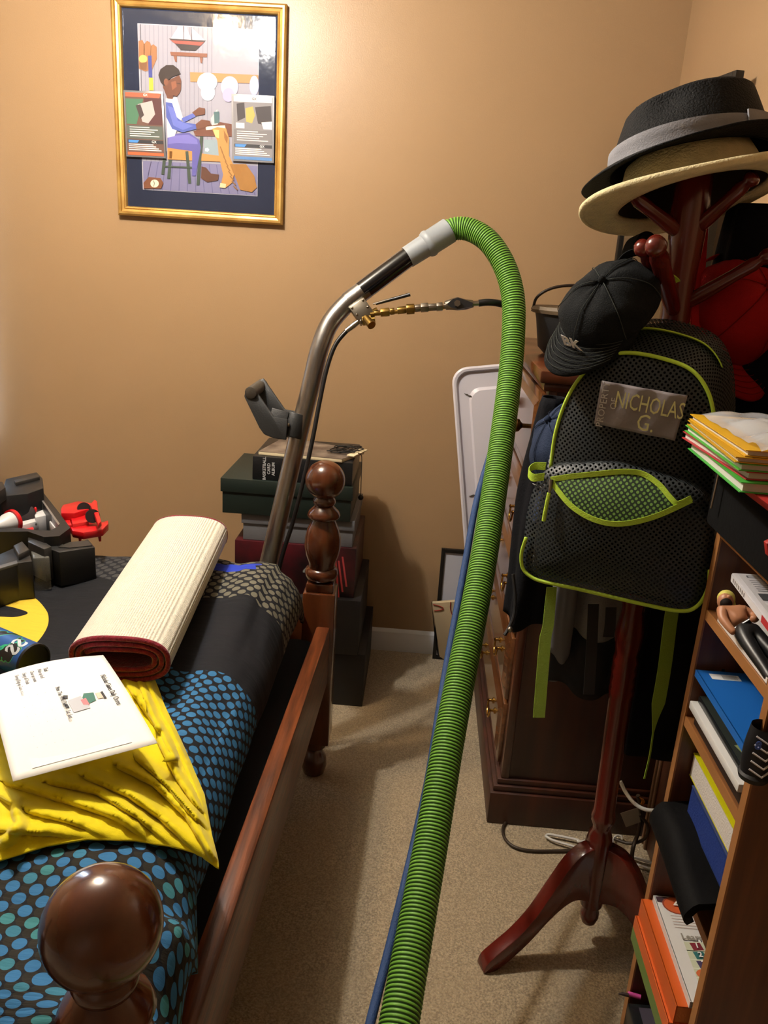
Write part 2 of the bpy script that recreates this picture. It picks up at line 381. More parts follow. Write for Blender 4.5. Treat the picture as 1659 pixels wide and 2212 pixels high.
# dog
L.p('b98a4a', [(940, 1100), (985, 1085), (1060, 1095), (1085, 1180), (1085, 1330), (1140, 1440), (1110, 1560), (1060, 1600), (1010, 1600), (1035, 1490), (1000, 1340), (985, 1200)]).p('a0702f', [(1090, 1400), (1230, 1400), (1300, 1500), (1322, 1600), (1280, 1640), (1180, 1620), (1150, 1540)]).p('d9b878', [(950, 1105), (1000, 1110), (1000, 1180), (970, 1170)]).p('8c5d28', [(1040, 1110), (1075, 1170), (1070, 1230), (1045, 1180)]).p('d8c09a', [(1010, 1560), (1060, 1570), (1055, 1605), (1005, 1600)])
for i in range(9): L.ln('8c6230', [(1010+i*14, 1250+i*42), (1030+i*16, 1300+i*40)], 9)
L.p('7a4a30', [(355, 1560), (400, 1510), (500, 1520), (525, 1560), (505, 1608), (358, 1608)]).e('d9d0bc', 450, 1566, 36, 34).ln('9a5a4a', [(440, 1540), (450, 1566), (440, 1592)], 4)
L.done('print', pic)
# thin glazing
gz = bpy.data.materials.new('picture_glass'); gz.use_nodes = True; N = NT(gz); N.n.clear()
tr = N.new('ShaderNodeBsdfTransparent'); gl = N.new('ShaderNodeBsdfGlossy'); gl.inputs['Roughness'].default_value = .075
nzb = N.new('ShaderNodeTexNoise'); nzb.inputs['Scale'].default_value = 14; bpn = N.new('ShaderNodeBump'); bpn.inputs['Strength'].default_value = .08; bpn.inputs['Distance'].default_value = .01
N.l.new(nzb.outputs[0], bpn.inputs['Height']); N.l.new(bpn.outputs[0], gl.inputs['Normal'])
fr = N.new('ShaderNodeFresnel'); mx = N.new('ShaderNodeMixShader'); ou = N.new('ShaderNodeOutputMaterial')
N.l.new(fr.outputs[0], mx.inputs[0]); N.l.new(tr.outputs[0], mx.inputs[1]); N.l.new(gl.outputs[0], mx.inputs[2]); N.l.new(mx.outputs[0], ou.inputs[0])
MB().box((FX0+.036, PYW-.0125, FZ0+.036), (FX1-.036, PYW-.0115, FZ1-.036)).build('glass_pane', gz, pic, smooth=0)

def card(label, quad, cols, right):
    yc = PYW-.018
    P = [Z1(x, y, yc) for x, y in quad]
    t = thing('trading_card', label, 'card', (P[2]+P[3])/2, 'large trading cards stuck on the picture')
    MB().prism([p for p in P], (0, .0015, 0)).build('card_stock', mat('foil_'+cols[0], cols[0], .3, .35), t, bevel=.0004)
    def q(u, v, k=0):
        a = P[0].lerp(P[1], u); b = P[3].lerp(P[2], u); r = a.lerp(b, v); return r+Vector((0, -.0003-.00004*k, 0))
    Q = Layer(q)
    Q.p(cols[1], [(.04, .03), (.96, .03), (.96, .97), (.04, .97)])
    for c, pts in cols[2]: Q.p(c, pts)
    Q.p(cols[3], [(.05, .52), (.95, .52), (.95, .72), (.05, .72)])
    for i in range(5): Q.ln('d8d4d0', [(.12, .545+i*.033), (.62+.3*((i*37) % 10)/10, .545+i*.033)], .012)
    Q.p('23252c', [(.06, .735), (.95, .735), (.95, .785), (.06, .785)]).p('3f7fc4', [(.08, .74), (.35, .74), (.30, .782), (.08, .782)])
    for i in range(4): Q.ln('e8e4de', [(.08, .805+i*.028), (.7+.22*((i*53) % 10)/10, .805+i*.028)], .013)
    Q.p(cols[4], [(.05, .925), (.95, .925), (.95, .97), (.05, .97)])
    Q.done('card_print', t)
    R = (q(1, .5)-q(0, .5)); U = (q(.5, 0)-q(.5, 1))
    text('attack_badge', 'GX', .011, q(.66, .76, 4), R, U, flat('f4f4f4'), t, 'LEFT')
    if right:
        text('hit_points', '220', .013, q(.70, .062, 4), R, U, flat('f4f4f4'), t); text('name_badge', 'GX', .010, q(.48, .062, 4), R, U, flat('26262a'), t)
    else: text('name_badge', 'GX', .010, q(.5, .062, 4), R, U, flat('f4f4f4'), t)
card('foil trading card with red and green art on the picture\'s left side', [(182, 768), (520, 782), (548, 1352), (208, 1335)],
     ('7d7f84', '5e4238', [('3f6b52', [(.05, .12), (.5, .12), (.3, .5), (.05, .5)]), ('4a2326', [(.5, .1), (.95, .1), (.95, .5), (.6, .5)]), ('a9a2a2', [(.35, .2), (.72, .14), (.78, .34), (.6, .48), (.45, .46)]), ('b5563c', [(.05, .03), (.95, .03), (.9, .1), (.05, .09)]), ('3a2e30', [(.3, .22), (.42, .2), (.5, .36), (.4, .42)])], '4d5550', 'c2572e'), False)
card('silver foil trading card marked 220 on the picture\'s right side', [(1105, 800), (1472, 818), (1468, 1392), (1112, 1372)],
     ('9b9ca2', '77757a', [('b9b9be', [(.05, .03), (.95, .03), (.95, .11), (.05, .11)]), ('2c262b', [(.12, .14), (.3, .12), (.32, .34), (.14, .4)]), ('2c262b', [(.55, .18), (.92, .15), (.95, .46), (.62, .42)]), ('a8954a', [(.33, .2), (.5, .17), (.55, .3), (.48, .42), (.34, .4)]), ('d6d4d6', [(.7, .4), (.95, .38), (.95, .5), (.75, .5)]), ('d8d6d8', [(.1, .42), (.3, .42), (.3, .5), (.1, .5)])], '6a686c', '4a78b0'), True)

# ================================================================== BED
woodbed = mat('cherry_bed_wood', '5a2c14', .22, spec=.5, coat=.6, vscale=3, stretch=(9, 9, 1.0), col2='42200f')
woodrail = mat('cherry_rail_wood', '7a4020', .38, spec=.35, coat=.12, vscale=6, stretch=(16, 1.0, 16), col2='43200f', bump=.1, bscale=14)
bed = thing('bed', 'brown wooden bed with turned ball-top posts', 'bed', (-.73, 1.32, 0))
def bedpost(x, y):
    prof = [(.026, .625), (.030, .628), (.043, .634), (.046, .648), (.043, .660), (.036, .664), (.038, .680), (.046, .70), (.050, .725), (.049, .75), (.043, .775), (.036, .79), (.032, .80), (.031, .803), (.042, .808), (.045, .815), (.040, .826), (.028, .838), (.024, .842), (.029, .846), (.031, .853), (.029, .860), (.023, .866), (.022, .870)]
    R0 = .0535
    prof += [(R0*math.sin(a), .912-1.0*R0*math.cos(a)) for a in [math.radians(q) for q in range(24, 181, 12)]]
    T = Matrix.Translation((x, y, 0))
    p = MB().lathe(prof, T, 36).build('post', woodbed, bed, smooth=60)
    MB().hexa([(x-.045, y-.045, .12), (x+.045, y-.045, .12), (x+.045, y+.045, .12), (x-.045, y+.045, .12)], [(x-.045, y-.045, .60), (x+.045, y-.045, .60), (x+.045, y+.045, .60), (x-.045, y+.045, .60)]).box((x-.038, y-.038, .60), (x+.038, y+.038, .626)).build('post_block', woodbed, p, bevel=.005)
    MB().lathe([(.018, 0), (.032, .004), (.038, .03), (.036, .055), (.026, .075), (.024, .085), (.034, .095), (.036, .122)], T, 24).build('foot', woodbed, p)
PX, PY0, PY1 = -.240, .563, 2.075
for x in (PX, -1.22):
    for y in (PY0, PY1): bedpost(x-(.009 if y == PY0 and x == PX else 0), y)
for xf_, xn_ in ((-.243, -.280), (-1.262, -1.262)):
    q = lambda z: [Vector((xn_, PY0+.04, z)), Vector((xn_+.038, PY0+.04, z)), Vector((xf_+.038, PY1-.045, z)), Vector((xf_, PY1-.045, z))]
    MB().hexa(q(.33), q(.505)).build('side_rail', woodrail, bed, bevel=.006)
for y in (PY0, PY1):
    MB().box((-1.175, y-.016, .26), (PX-.045, y+.016, .52)).build('end_panel', woodbed, bed, bevel=.004)
MB().box((-1.21, PY0+.03, .30), (-.25, PY1-.03, .46)).build('box_base', mat('grey_ticking', '1e1f22', .9), bed, bevel=.02)

BT = .675
def bed_xyz(s, t):
    """s: metres across from left edge, t: metres along from near end -> point on the comforter"""
    xf = -1.24+s; yf = .615+t
    dx = max(0., xf-(-.40)); dy = max(0., yf-1.915); dn = max(0., .70-yf)
    z = BT; R = .115; x = xf; y = yf
    def roll(d):
        q = R*PI/2
        if d < q: return R*math.sin(d/R), R*(1-math.cos(d/R))
        return R, R+(d-q)
    if dx > 0: a, b = roll(dx); x = -.40+a; z -= b
    if dy > 0: a, b = roll(dy); y = 1.915+a; z -= b*(.75 if dx > 0 else 1)
    if dn > 0: a, b = roll(dn*1.0); y = .70-a*.6; z -= b*.5
    w = noise.noise(Vector((xf*3.1, yf*3.3, .3)))*.022 + noise.noise(Vector((xf*9, yf*7, 2)))*.007 + noise.noise(Vector((xf*26, yf*10+xf*8, 5)))*.003
    z += w*(1 if dx < .1 else .4); x += (w*.8 if dx > 0 else 0)
    z -= .010*math.exp(-((xf+.44)/.035)**2)*(1 if yf > 1.2 else .3)      # quilting seam along the edge
    z += .022*math.exp(-((xf+.34)**2+(yf-1.78)**2)/.02)+.030*min(1, max(0, (yf-1.45)/.4))*(1 if dx < .05 else .5)
    if yf < .98 and dx > 0:      # bunched corner spilling over the rail at the near end
        k = min(1, max(0, (.98-yf)/.16)); x += .050*k*min(1, dx/.1); z += k*(.03*math.sin(yf*42)+.035)*min(1, dx/.12)
    return Vector((x, y, max(z, .512)))
def bedz(x, y):
    s = x+1.24; t = y-.615; return bed_xyz(min(s, .9), t).z
def comforter_mat():
    m = bpy.data.materials.new('comforter'); m.use_nodes = True; N = NT(m); b = N.n['Principled BSDF']
    b.inputs['Roughness'].default_value = .85; b.inputs['Specular IOR Level'].default_value = .2
    uv = N.new('ShaderNodeUVMap').outputs[0]
    sp = N.new('ShaderNodeSeparateXYZ'); N.l.new(uv, sp.inputs[0]); S, T = sp.outputs[0], sp.outputs[1]
    def lattice(pitch, off, rad):
        mp = N.new('ShaderNodeMapping'); N.l.new(uv, mp.inputs[0]); mp.inputs['Rotation'].default_value = (0, 0, PI/4)
        mp.inputs['Scale'].default_value = (1/pitch, 1/pitch, 1); mp.inputs['Location'].default_value = off
        v = N.new('ShaderNodeTexVoronoi', voronoi_dimensions='2D'); N.l.new(mp.outputs[0], v.inputs['Vector']); v.inputs['Scale'].default_value = 1; v.inputs['Randomness'].default_value = 0.04
        return N.math('LESS_THAN', v.outputs['Distance'], rad), v.outputs['Color']
    d1, c1 = lattice(.0222, (0, 0, 0), .395); d2, c2 = lattice(.0222, (.42, .35, 0), .38)
    nz = N.new('ShaderNodeTexNoise'); N.l.new(uv, nz.inputs[0]); nz.inputs['Scale'].default_value = 5
    tt = N.math('ADD', T, N.math('MULTIPLY', N.math('SUBTRACT', nz.outputs[0], .5), .10))
    base = lin('1c1d22')
    near = N.math('LESS_THAN', tt, .84); far = N.math('GREATER_THAN', tt, 1.13); nearer = N.math('LESS_THAN', tt, .30)
    lft = N.math('LESS_THAN', S, .60)
    blue = N.mix(N.math('MULTIPLY', nearer, N.step(c1, .62, .78)), lin('37709f'), lin('3f7f86'))
    k = N.mix(N.math('MULTIPLY', d2, nearer), base, lin('2b2924'))
    k = N.mix(N.math('MULTIPLY', d1, near), k, blue)
    farcol = N.mix(N.step(S, .5, .75), lin('3c3c3d'), lin('6a675a'))
    k = N.mix(N.math('MULTIPLY', d1, far), k, farcol)
    # yellow oval emblem with a dark notch
    def ell(cx, cy, rx, ry):
        a = N.math('DIVIDE', N.math('SUBTRACT', S, cx), rx); c = N.math('DIVIDE', N.math('SUBTRACT', T, cy), ry)
        return N.math('ADD', N.math('MULTIPLY', a, a), N.math('MULTIPLY', c, c))
    halo = N.math('LESS_THAN', ell(.30, .90, .40, .34), 1.0); k = N.mix(halo, k, lin('17181c'))
    oval = N.math('LESS_THAN', ell(.240, .868, .235, .262), 1.0); notch = N.math('GREATER_THAN', ell(.28, 1.00, .115, .03), 1.0)
    k = N.mix(N.math('MULTIPLY', oval, notch), k, lin('d9b63a'))
    wing = N.math('LESS_THAN', ell(.22, .72, .20, .07), 1.0); k = N.mix(wing, k, lin('17181c'))
    # bright blue splash print near the far edge
    nb = N.new('ShaderNodeTexNoise'); N.l.new(uv, nb.inputs[0]); nb.inputs['Scale'].default_value = 28; nb.inputs['Detail'].default_value = 1
    sp1 = N.math('LESS_THAN', N.math('ADD', ell(.795, 1.27, .11, .04), N.math('MULTIPLY', nb.outputs[0], 1.6)), 1.25)
    k = N.mix(sp1, k, lin('2b3fb0'))
    N.l.new(k, b.inputs['Base Color'])
    w1 = N.new('ShaderNodeTexNoise'); mp = N.new('ShaderNodeMapping'); N.l.new(uv, mp.inputs[0]); mp.inputs['Scale'].default_value = (6, 40, 1); mp.inputs['Rotation'].default_value = (0, 0, .3)
    N.l.new(mp.outputs[0], w1.inputs[0]); w1.inputs['Scale'].default_value = 1.2; w1.inputs['Detail'].default_value = 5
    bp = N.new('ShaderNodeBump'); bp.inputs['Strength'].default_value = .5; bp.inputs['Distance'].default_value = .01
    N.l.new(w1.outputs[0], bp.inputs['Height']); N.l.new(bp.outputs[0], b.inputs['Normal'])
    return m
SMAX, TMAX = 1.035, 1.455
cm = MB().grid(lambda u, v: bed_xyz(u*SMAX, v*TMAX), 120, 150, uvs=lambda u, v: (u*SMAX, v*TMAX))
cm.build('comforter', comforter_mat(), label='dark quilted comforter with blue and grey dots and a yellow emblem', cat='comforter', smooth=180, solid=.008)

# ================================================================== CARPET WAND, HOSES
steel = mat('brushed_steel', 'a5a3a0', .30, 1., var=.2, vscale=5, stretch=(30, 30, 1.5))
black = mat('black_plastic', '141416', .35)
blackg = mat('gloss_black_sleeve', '0b0b0e', .12, coat=.5)
greyp = mat('grey_cuff', '8b9196', .45)
brass = mat('brass', 'a98a4a', .3, 1., var=.25, vscale=60)
zinc = mat('zinc_fitting', '8d857a', .35, 1.)
wand = thing('carpet_wand', 'steel carpet cleaning wand with black grip and grey cuff', 'wand', W(560, 1420, d=2.32))
WD = 2.2
def wd_(pts): return [W(x, y, d=d) for x, y, d in pts]
tubep = catmull(wd_([(535, 1400, 2.3), (583, 1205, 2.27), (640, 960, 2.23), (672, 830, 2.21), (690, 755, 2.2), (712, 700, 2.2), (745, 660, 2.2), (778, 633, 2.2)]), 8)
MB().tube(tubep, .0255, 28).build('tube', steel, wand)
MB().tube(wd_([(752, 653, 2.2), (790, 624, 2.2)]), .0268, 28).build('tube_collar', steel, wand)
MB().tube(wd_([(781, 630, 2.2), (884, 553, 2.2)]), .0272, 32).build('sleeve', blackg, wand)
A, B = W(880, 556, d=2.2), W(970, 498, d=2.2); AB = (B-A)
cuffM = axis_m(A, AB); LN = AB.length
MB().lathe([(.026, 0), (.029, 0), (.0305, LN*.42), (.0335, LN*.44), (.037, LN*.5), (.0365, LN*.55), (.034, LN*.58), (.0345, LN*1.0), (.030, LN*1.0)], cuffM, 36).build('cuff', greyp, wand)
# valve block under the bend
bo, bx_ = W(782, 668, d=2.2), (W(806, 690, d=2.2)-W(757, 645, d=2.2))
ax = (W(790, 640, d=2.2)-W(750, 668, d=2.2)).normalized(); dn = (W(790, 690, d=2.2)-W(765, 650, d=2.2)).normalized()
Mv = frame_m(W(781, 672, d=2.19), ax, -CF)
vb = MB().box((-.024, -.030, -.016), (.024, .024, .016), Mv).build('valve_block', mat('steel_plate', '7b7468', .35, 1.), wand, bevel=.002)
for u, v in ((.018, .018), (.018, -.004), (-.018, .018), (-.018, -.004), (-.018, -.024)): MB().ball(Mv @ Vector((u, v, .016)), .0035, n=10, k=6).build('screw', zinc, vb)
MB().tube(wd_([(806, 657, 2.17), (836, 648, 2.16), (848, 645, 2.16)]), .0025, 8).build('trigger_rod', zinc, wand)
MB().tube(wd_([(812, 656, 2.17), (886, 636, 2.15)]), [.004, .005], 10).build('trigger_lever', black, wand)
hexv = MB().tube(wd_([(783, 694, 2.18), (810, 690, 2.18)]), .013, 6).tube(wd_([(790, 687, 2.16), (803, 703, 2.14)]), [.010, .012], 10).tube(wd_([(772, 690, 2.18), (815, 668, 2.18)]), .006, 8)
hexv.build('brass_valve', brass, wand)
FL = [(808, 677, .007, 8, brass), (818, 676, .006, 10, brass), (822, 675.5, .012, 6, brass), (838, 674, .012, 6, brass), (843, 673, .009, 10, brass), (849, 672, .013, 6, brass), (858, 671, .010, 12, brass), (874, 669, .0105, 12, brass), (878, 668, .014, 12, brass), (892, 667, .014, 12, brass), (896, 666.5, .010, 10, zinc), (905, 665, .010, 10, zinc), (909, 665, .013, 6, zinc), (922, 664, .013, 6, zinc), (925, 664, .010, 10, zinc), (940, 663, .010, 10, zinc), (943, 663, .012, 6, zinc), (953, 662, .012, 6, zinc), (958, 661, .008, 10, zinc), (964, 661, .008, 10, zinc)]
for i in range(0, len(FL)-1, 2):
    a, b_ = FL[i], FL[i+1]
    MB().tube(wd_([(a[0], a[1], 2.17), (b_[0]+3, b_[1], 2.17)]), a[2], a[3]).build('pipe_fitting', a[4], wand, bevel=.001)
MB().tube(wd_([(800, 679, 2.17), (1040, 655, 2.17)]), .0055, 10).build('inner_pipe', brass, wand)
bv = MB().tube(wd_([(962, 660, 2.17), (972, 658, 2.17), (988, 656, 2.17), (1006, 658, 2.17), (1022, 656, 2.17)]), [.012, .014, .018, .014, .010], 12).build('ball_valve', zinc, wand)
MB().prism([W(x, y, d=2.145) for x, y in ((966, 656), (978, 646), (990, 643), (1002, 647), (1022, 654), (1020, 662), (1002, 666), (988, 668), (974, 664))], CF*.004).build('valve_handle', black, bv)
MB().tube(wd_([(988, 655, 2.147), (988, 655, 2.135)]), .009, 6).build('valve_nut', zinc, bv)
MB().tube(wd_([(1020, 656, 2.17), (1038, 655, 2.17)]), .007, 8).build('pipe_fitting', zinc, wand)
MB().tube(catmull(wd_([(1034, 655, 2.17), (1055, 653, 2.17), (1080, 656, 2.18), (1098, 664, 2.2), (1108, 690, 2.24), (1112, 740, 2.26)]), 6), .0095, 12).build('rubber_lead', black, wand)
# solution line down the wand
sl = MB().tube(catmull(wd_([(765, 702, 2.18), (742, 722, 2.18), (722, 750, 2.18), (705, 800, 2.18), (690, 870, 2.18), (675, 950, 2.18), (655, 1040, 2.19), (632, 1130, 2.22), (610, 1200, 2.25), (590, 1290, 2.28)]), 7), .006, 10)
sl.build('solution_line', black, wand)
MB().tube(wd_([(774, 695, 2.18), (765, 702, 2.18), (748, 715, 2.18)]), [.007, .008, .007], 12).build('line_ferrule', mat('ferrule', 'c9c4bb', .2, 1.), wand)
# D handle with clamp
hd = mat('handle_plastic', '191b1d', .5, bump=.15, bscale=300)
cl = W(636, 918, d=2.222); ta = (W(650, 880, d=2.222)-W(630, 960, d=2.222)).normalized()
Mc = axis_m(cl, ta)
clamp = MB().lathe([(.0262, -.036), (.0335, -.036), (.0335, .030), (.0262, .030)], Mc, 28)
side = ta.cross(-CF).normalized()          # screen-right of the tube
clamp.box((-.066, -.038, .004), (-.018, .028, .022), frame_m(cl-CF*.010, side, -CF)); 
clamp.box((-.066, -.038, -.016), (-.018, .028, .002), frame_m(cl-CF*.002+CF*.012, side, -CF))
co_ = clamp.build('handle_clamp', hd, wand, bevel=.002)
for x, y in ((622, 918), (616, 940)): MB().ball(W(x, y, d=2.186), .006, n=12, k=6).build('bolt', zinc, co_)
prof = [(527, 856), (531, 840), (545, 832), (552, 842), (592, 900), (622, 905), (618, 950), (590, 946), (570, 938), (560, 924)]
for dd in (2.175, 2.235):
    pts = [W(x+(0 if dd < 2.2 else 24), y-(0 if dd < 2.2 else 16), d=dd) for x, y in prof]
    MB().prism(pts, CF*.012).build('handle_arm', hd, wand, bevel=.003)
MB().tube([W(541, 849, d=2.165), W(567, 831, d=2.262)], .0165, 20).build('grip', mat('grip_rubber', '3a342c', .6, bump=.2, bscale=200), wand, bevel=.002)

# green corrugated vacuum hose
hosep = catmull(wd_([(958, 506, 2.2), (985, 494, 2.2), (1020, 498, 2.19), (1058, 524, 2.17), (1090, 575, 2.15), (1108, 640, 2.13), (1109, 720, 2.11), (1102, 810, 2.08), (1087, 930, 2.02), (1068, 1060, 1.94), (1046, 1200, 1.84), (1022, 1330, 1.75), (992, 1480, 1.65), (962, 1640, 1.545), (935, 1800, 1.45), (908, 1950, 1.36), (883, 2090, 1.28), (862, 2212, 1.215), (842, 2330, 1.16)])+[Vector((.012, .70, .305)), Vector((-.004, .45, .195)), Vector((-.02, .20, .09)), Vector((-.04, -.05, .038)), Vector((-.07, -.45, .0335)), Vector((-.10, -.9, .0335))], 40)
def resample(pts, step):
    out = [pts[0]]; acc = 0.
    for a, b in zip(pts, pts[1:]):
        l = (b-a).length; p = step-acc
        while p <= l: out.append(a.lerp(b, p/l)); p += step
        acc = (acc+l) % step if p-step <= l else acc+l
        acc = l-(p-step)
    return out
hp = resample(hosep, .00175)
rr = []; 
hm = MB(); R0 = .0292
rs = [R0+(.0010, .0017, .0010, -.0012)[i % 4] for i in range(len(hp))]
nseg = 30; hm.tube(hp, rs, nseg)
nf = (len(hp)-1)
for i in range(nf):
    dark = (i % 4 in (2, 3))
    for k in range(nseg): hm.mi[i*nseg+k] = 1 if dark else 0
hg = mat('hose_green', '6fa63c', .45, spec=.4, var=.12, vscale=3); hgd = mat('hose_groove_shade', '33571f', .6)  # darker green puts the shading of the grooves into the colour
hm.build('vacuum_hose', [hg, hgd], label='thick green corrugated vacuum hose arching to the floor', cat='hose', smooth=70)

# thin blue solution hose beside it
bluep = catmull(wd_([(1112, 800, 2.2), (1085, 900, 2.14), (1050, 1010, 2.05), (1028, 1090, 1.98), (1008, 1200, 1.92), (988, 1310, 1.85), (968, 1420, 1.78), (948, 1540, 1.70), (926, 1680, 1.62), (900, 1800, 1.55), (872, 1920, 1.46), (843, 2040, 1.39), (815, 2150, 1.32), (795, 2230, 1.27), (775, 2320, 1.21)])+[Vector((-.045, .70, .255)), Vector((-.075, .45, .145)), Vector((-.10, .20, .055)), Vector((-.12, -.05, .010)), Vector((-.15, -.45, .0085)), Vector((-.17, -.9, .0085))], 14)
bh = mat('blue_hose', '1c3f72', .6, bump=.5, bscale=500)
MB().tube(bluep, .0082, 16).build('solution_hose', bh, label='thin blue hose running beside the green hose', cat='hose', smooth=80)

# ================================================================== RUG ROLL ON THE BED
def rug():
    A = W(256, 1425, z=.735); B = W(409, 1148, z=.785)
    A.z = bedz(A.x, A.y)+.008+.052; B.z = .782
    ax = (B-A).normalized(); sx = ax.cross(Vector((0, 0, 1))).normalized(); up = sx.cross(ax)
    t = thing('rolled_rug', 'rolled cream-backed rug with burgundy pile lying on the bed', 'rug', A-Vector((0, 0, .06)))
    def sec(q):     # spiral cross section, q in turns from outside
        th = q*2*PI+4.3; g = .0125*q
        w_, h_ = .102-g, .053-g*.95
        c, s_ = math.cos(th), math.sin(th)
        p = 2/2.6
        return (w_*abs(c)**p*(1 if c > 0 else -1), h_*abs(s_)**p*(1 if s_ > 0 else -1))
    NQ, T = 150, 2.75
    def strip(off0, off1):
        mb = MB(); n = NQ; rows = []
        for end in (A, B):
            for off in (off0, off1):
                for i in range(n+1):
                    q = T*i/n; x, y = sec(q); k = 1
                    l = math.hypot(x/.102, y/.053) or 1
                    nx, ny = x, y*1.9; d = math.hypot(nx, ny); nx /= d; ny /= d
                    rows.append(end+sx*(x-nx*off)+up*(y-ny*off))
        m = n+1; fs = []
        for i in range(n):
            fs += [(i, i+1, 2*m+i+1, 2*m+i), (m+i, 3*m+i, 3*m+i+1, m+i+1), (i, m+i, m+i+1, i+1), (2*m+i, 2*m+i+1, 3*m+i+1, 3*m+i)]
        fs += [(0, 2*m, 3*m, m), (n, m+n, 3*m+n, 2*m+n)]
        mb.add(rows, fs); return mb
    bm_ = bpy.data.materials.new('rug_backing'); bm_.use_nodes = True; N = NT(bm_); b = N.n['Principled BSDF']; b.inputs['Roughness'].default_value = .9
    b.inputs['Base Color'].default_value = lin('e6e1d0')
    tc = N.new('ShaderNodeTexCoord')
    Rm = Matrix((sx, ax, up)).to_euler()
    def wave(vec, sc):
        mp = N.new('ShaderNodeVectorMath', operation='DOT_PRODUCT'); N.l.new(tc.outputs['Object'], mp.inputs[0]); mp.inputs[1].default_value = vec
        return N.math('SINE', N.math('MULTIPLY', mp.outputs['Value'], sc))
    hgt = N.math('ADD', wave(ax, 2*PI/.0048), wave(sx*1.0+up*1.0, 2*PI/.0048))
    bp = N.new('ShaderNodeBump'); bp.inputs['Strength'].default_value = .55; bp.inputs['Distance'].default_value = .002
    N.l.new(hgt, bp.inputs['Height']); N.l.new(bp.outputs[0], b.inputs['Normal'])
    strip(0, .0025).build('backing', bm_, t, smooth=60)
    burg = mat('burgundy_pile', '8a2434', .95, var=.45, vscale=120, bump=.8, bscale=220, sheen=.3)
    strip(.0026, .0085).build('pile', burg, t, smooth=60)
    for end, sgn in ((A, -1), (B, 1)):
        pts = []
        for i in range(NQ+1):
            x, y = sec(T*i/NQ); nx, ny = x, y*1.9; d = math.hypot(nx, ny)
            pts.append(end+ax*sgn*.001+sx*(x-nx/d*.004)+up*(y-ny/d*.004))
        MB().tube(pts, .0052, 8).build('bound_edge', burg, t, smooth=80)
    pm = mat('pencil_mark', '55524c', .9)
    mk = [W(x, y, y=1.95) for x, y in ()]
rug()

# ================================================================== YELLOW SHIRT AND PAPER
def shirt():
    top = [(-60, 1500), (60, 1490), (180, 1470), (270, 1460), (330, 1462)]
    rgt = [(330, 1462), (352, 1520), (384, 1590), (415, 1660), (440, 1720), (452, 1790), (472, 1878)]
    bot = [(-60, 1880), (20, 1855), (100, 1830), (190, 1815), (290, 1818), (380, 1832), (440, 1850), (472, 1878)]
    lef = [(-60, 1500), (-60, 1600), (-60, 1700), (-60, 1800), (-60, 1880)]
    def samp(pl, u):
        f = u*(len(pl)-1); i = min(int(f), len(pl)-2); f -= i
        return pl[i][0]*(1-f)+pl[i+1][0]*f, pl[i][1]*(1-f)+pl[i+1][1]*f
    def px(u, v):   # u 0..1 left->right, v 0..1 top->bottom
        a = samp(top, u); b = samp(bot, u); c = samp(lef, v); d = samp(rgt, v)
        P00, P10, P01, P11 = top[0], top[-1], bot[0], bot[-1]
        return [(1-v)*a[i]+v*b[i]+(1-u)*c[i]+u*d[i]-((1-u)*(1-v)*P00[i]+u*(1-v)*P10[i]+(1-u)*v*P01[i]+u*v*P11[i]) for i in (0, 1)]
    RIDGES = [([(20, 1690), (150, 1728), (260, 1765), (340, 1828)], 11, .013), ([(110, 1690), (210, 1708), (300, 1765), (380, 1832)], 9, .014), ([(190, 1678), (280, 1716), (350, 1765), (440, 1850)], 10, .017), ([(262, 1655), (335, 1692), (405, 1760), (462, 1855)], 8, .016), ([(300, 1640), (360, 1695), (445, 1790)], 7, .016), ([(345, 1600), (385, 1680), (432, 1750)], 6, .015), ([(-20, 1705), (30, 1735), (40, 1780), (10, 1815)], 9, .016), ([(-20, 1790), (110, 1798), (210, 1812)], 9, .010), ([(318, 1472), (350, 1540), (405, 1650)], 6, .014), ([(300, 1470), (330, 1548), (375, 1635)], 5, .012), ([(60, 1750), (160, 1775), (250, 1815)], 9, .010), ([(262, 1462), (300, 1510), (340, 1570)], 6, .012), ([(385, 1620), (430, 1720), (455, 1800)], 6, .010)]
    def fn(u, v):
        X, Y = px(u, v); p = W(X, Y, z=BT+.02)
        edge = min(u*6, (1-u)*9, v*8, (1-v)*9, 1.); edge = max(edge, 0)
        # long folds fanning out from under the paper
        h = .008
        for pl, wd, hh in RIDGES:
            best = 1e9
            for (x0, y0), (x1, y1) in zip(pl, pl[1:]):
                dx_, dy_ = x1-x0, y1-y0; L2 = dx_*dx_+dy_*dy_
                tt = max(0., min(1., ((X-x0)*dx_+(Y-y0)*dy_)/L2)); ex, ey = X-x0-tt*dx_, Y-y0-tt*dy_
                sg = 1 if dx_*ey-dy_*ex > 0 else -1
                d2 = ex*ex+ey*ey
                if d2 < best: best = d2; side = sg
            d = math.sqrt(best); w_ = wd*(.55 if side > 0 else 1.5)
            h += hh*math.exp(-(d/w_)**2)
        h += .002*noise.noise(Vector((X/18, Y/14, 2)))
        h *= edge
        tip = max(0, (u-.84)/.16)*max(0, (v-.6)/.4)
        z = max(bedz(p.x, p.y), BT-.075)+.0085+h
        q = W(X, Y, z=z); 
        return q
    t = thing('yellow_shirt', 'crumpled bright yellow shirt spread under the paper', 'shirt', W(200, 1700, z=BT))
    mt = mat('yellow_jersey', 'e0cd10', .8, bump=.15, bscale=600, sheen=.2)
    MB().grid(fn, 150, 120).build('shirt_body', mt, t, smooth=180, solid=-.003)
    MB().tube([fn(.945, .02+.93*i/60)+Vector((0, 0, .0025)) for i in range(61)], .0012, 6).build('hem_seam', mt, t, smooth=180)
    return fn
sfn = shirt()
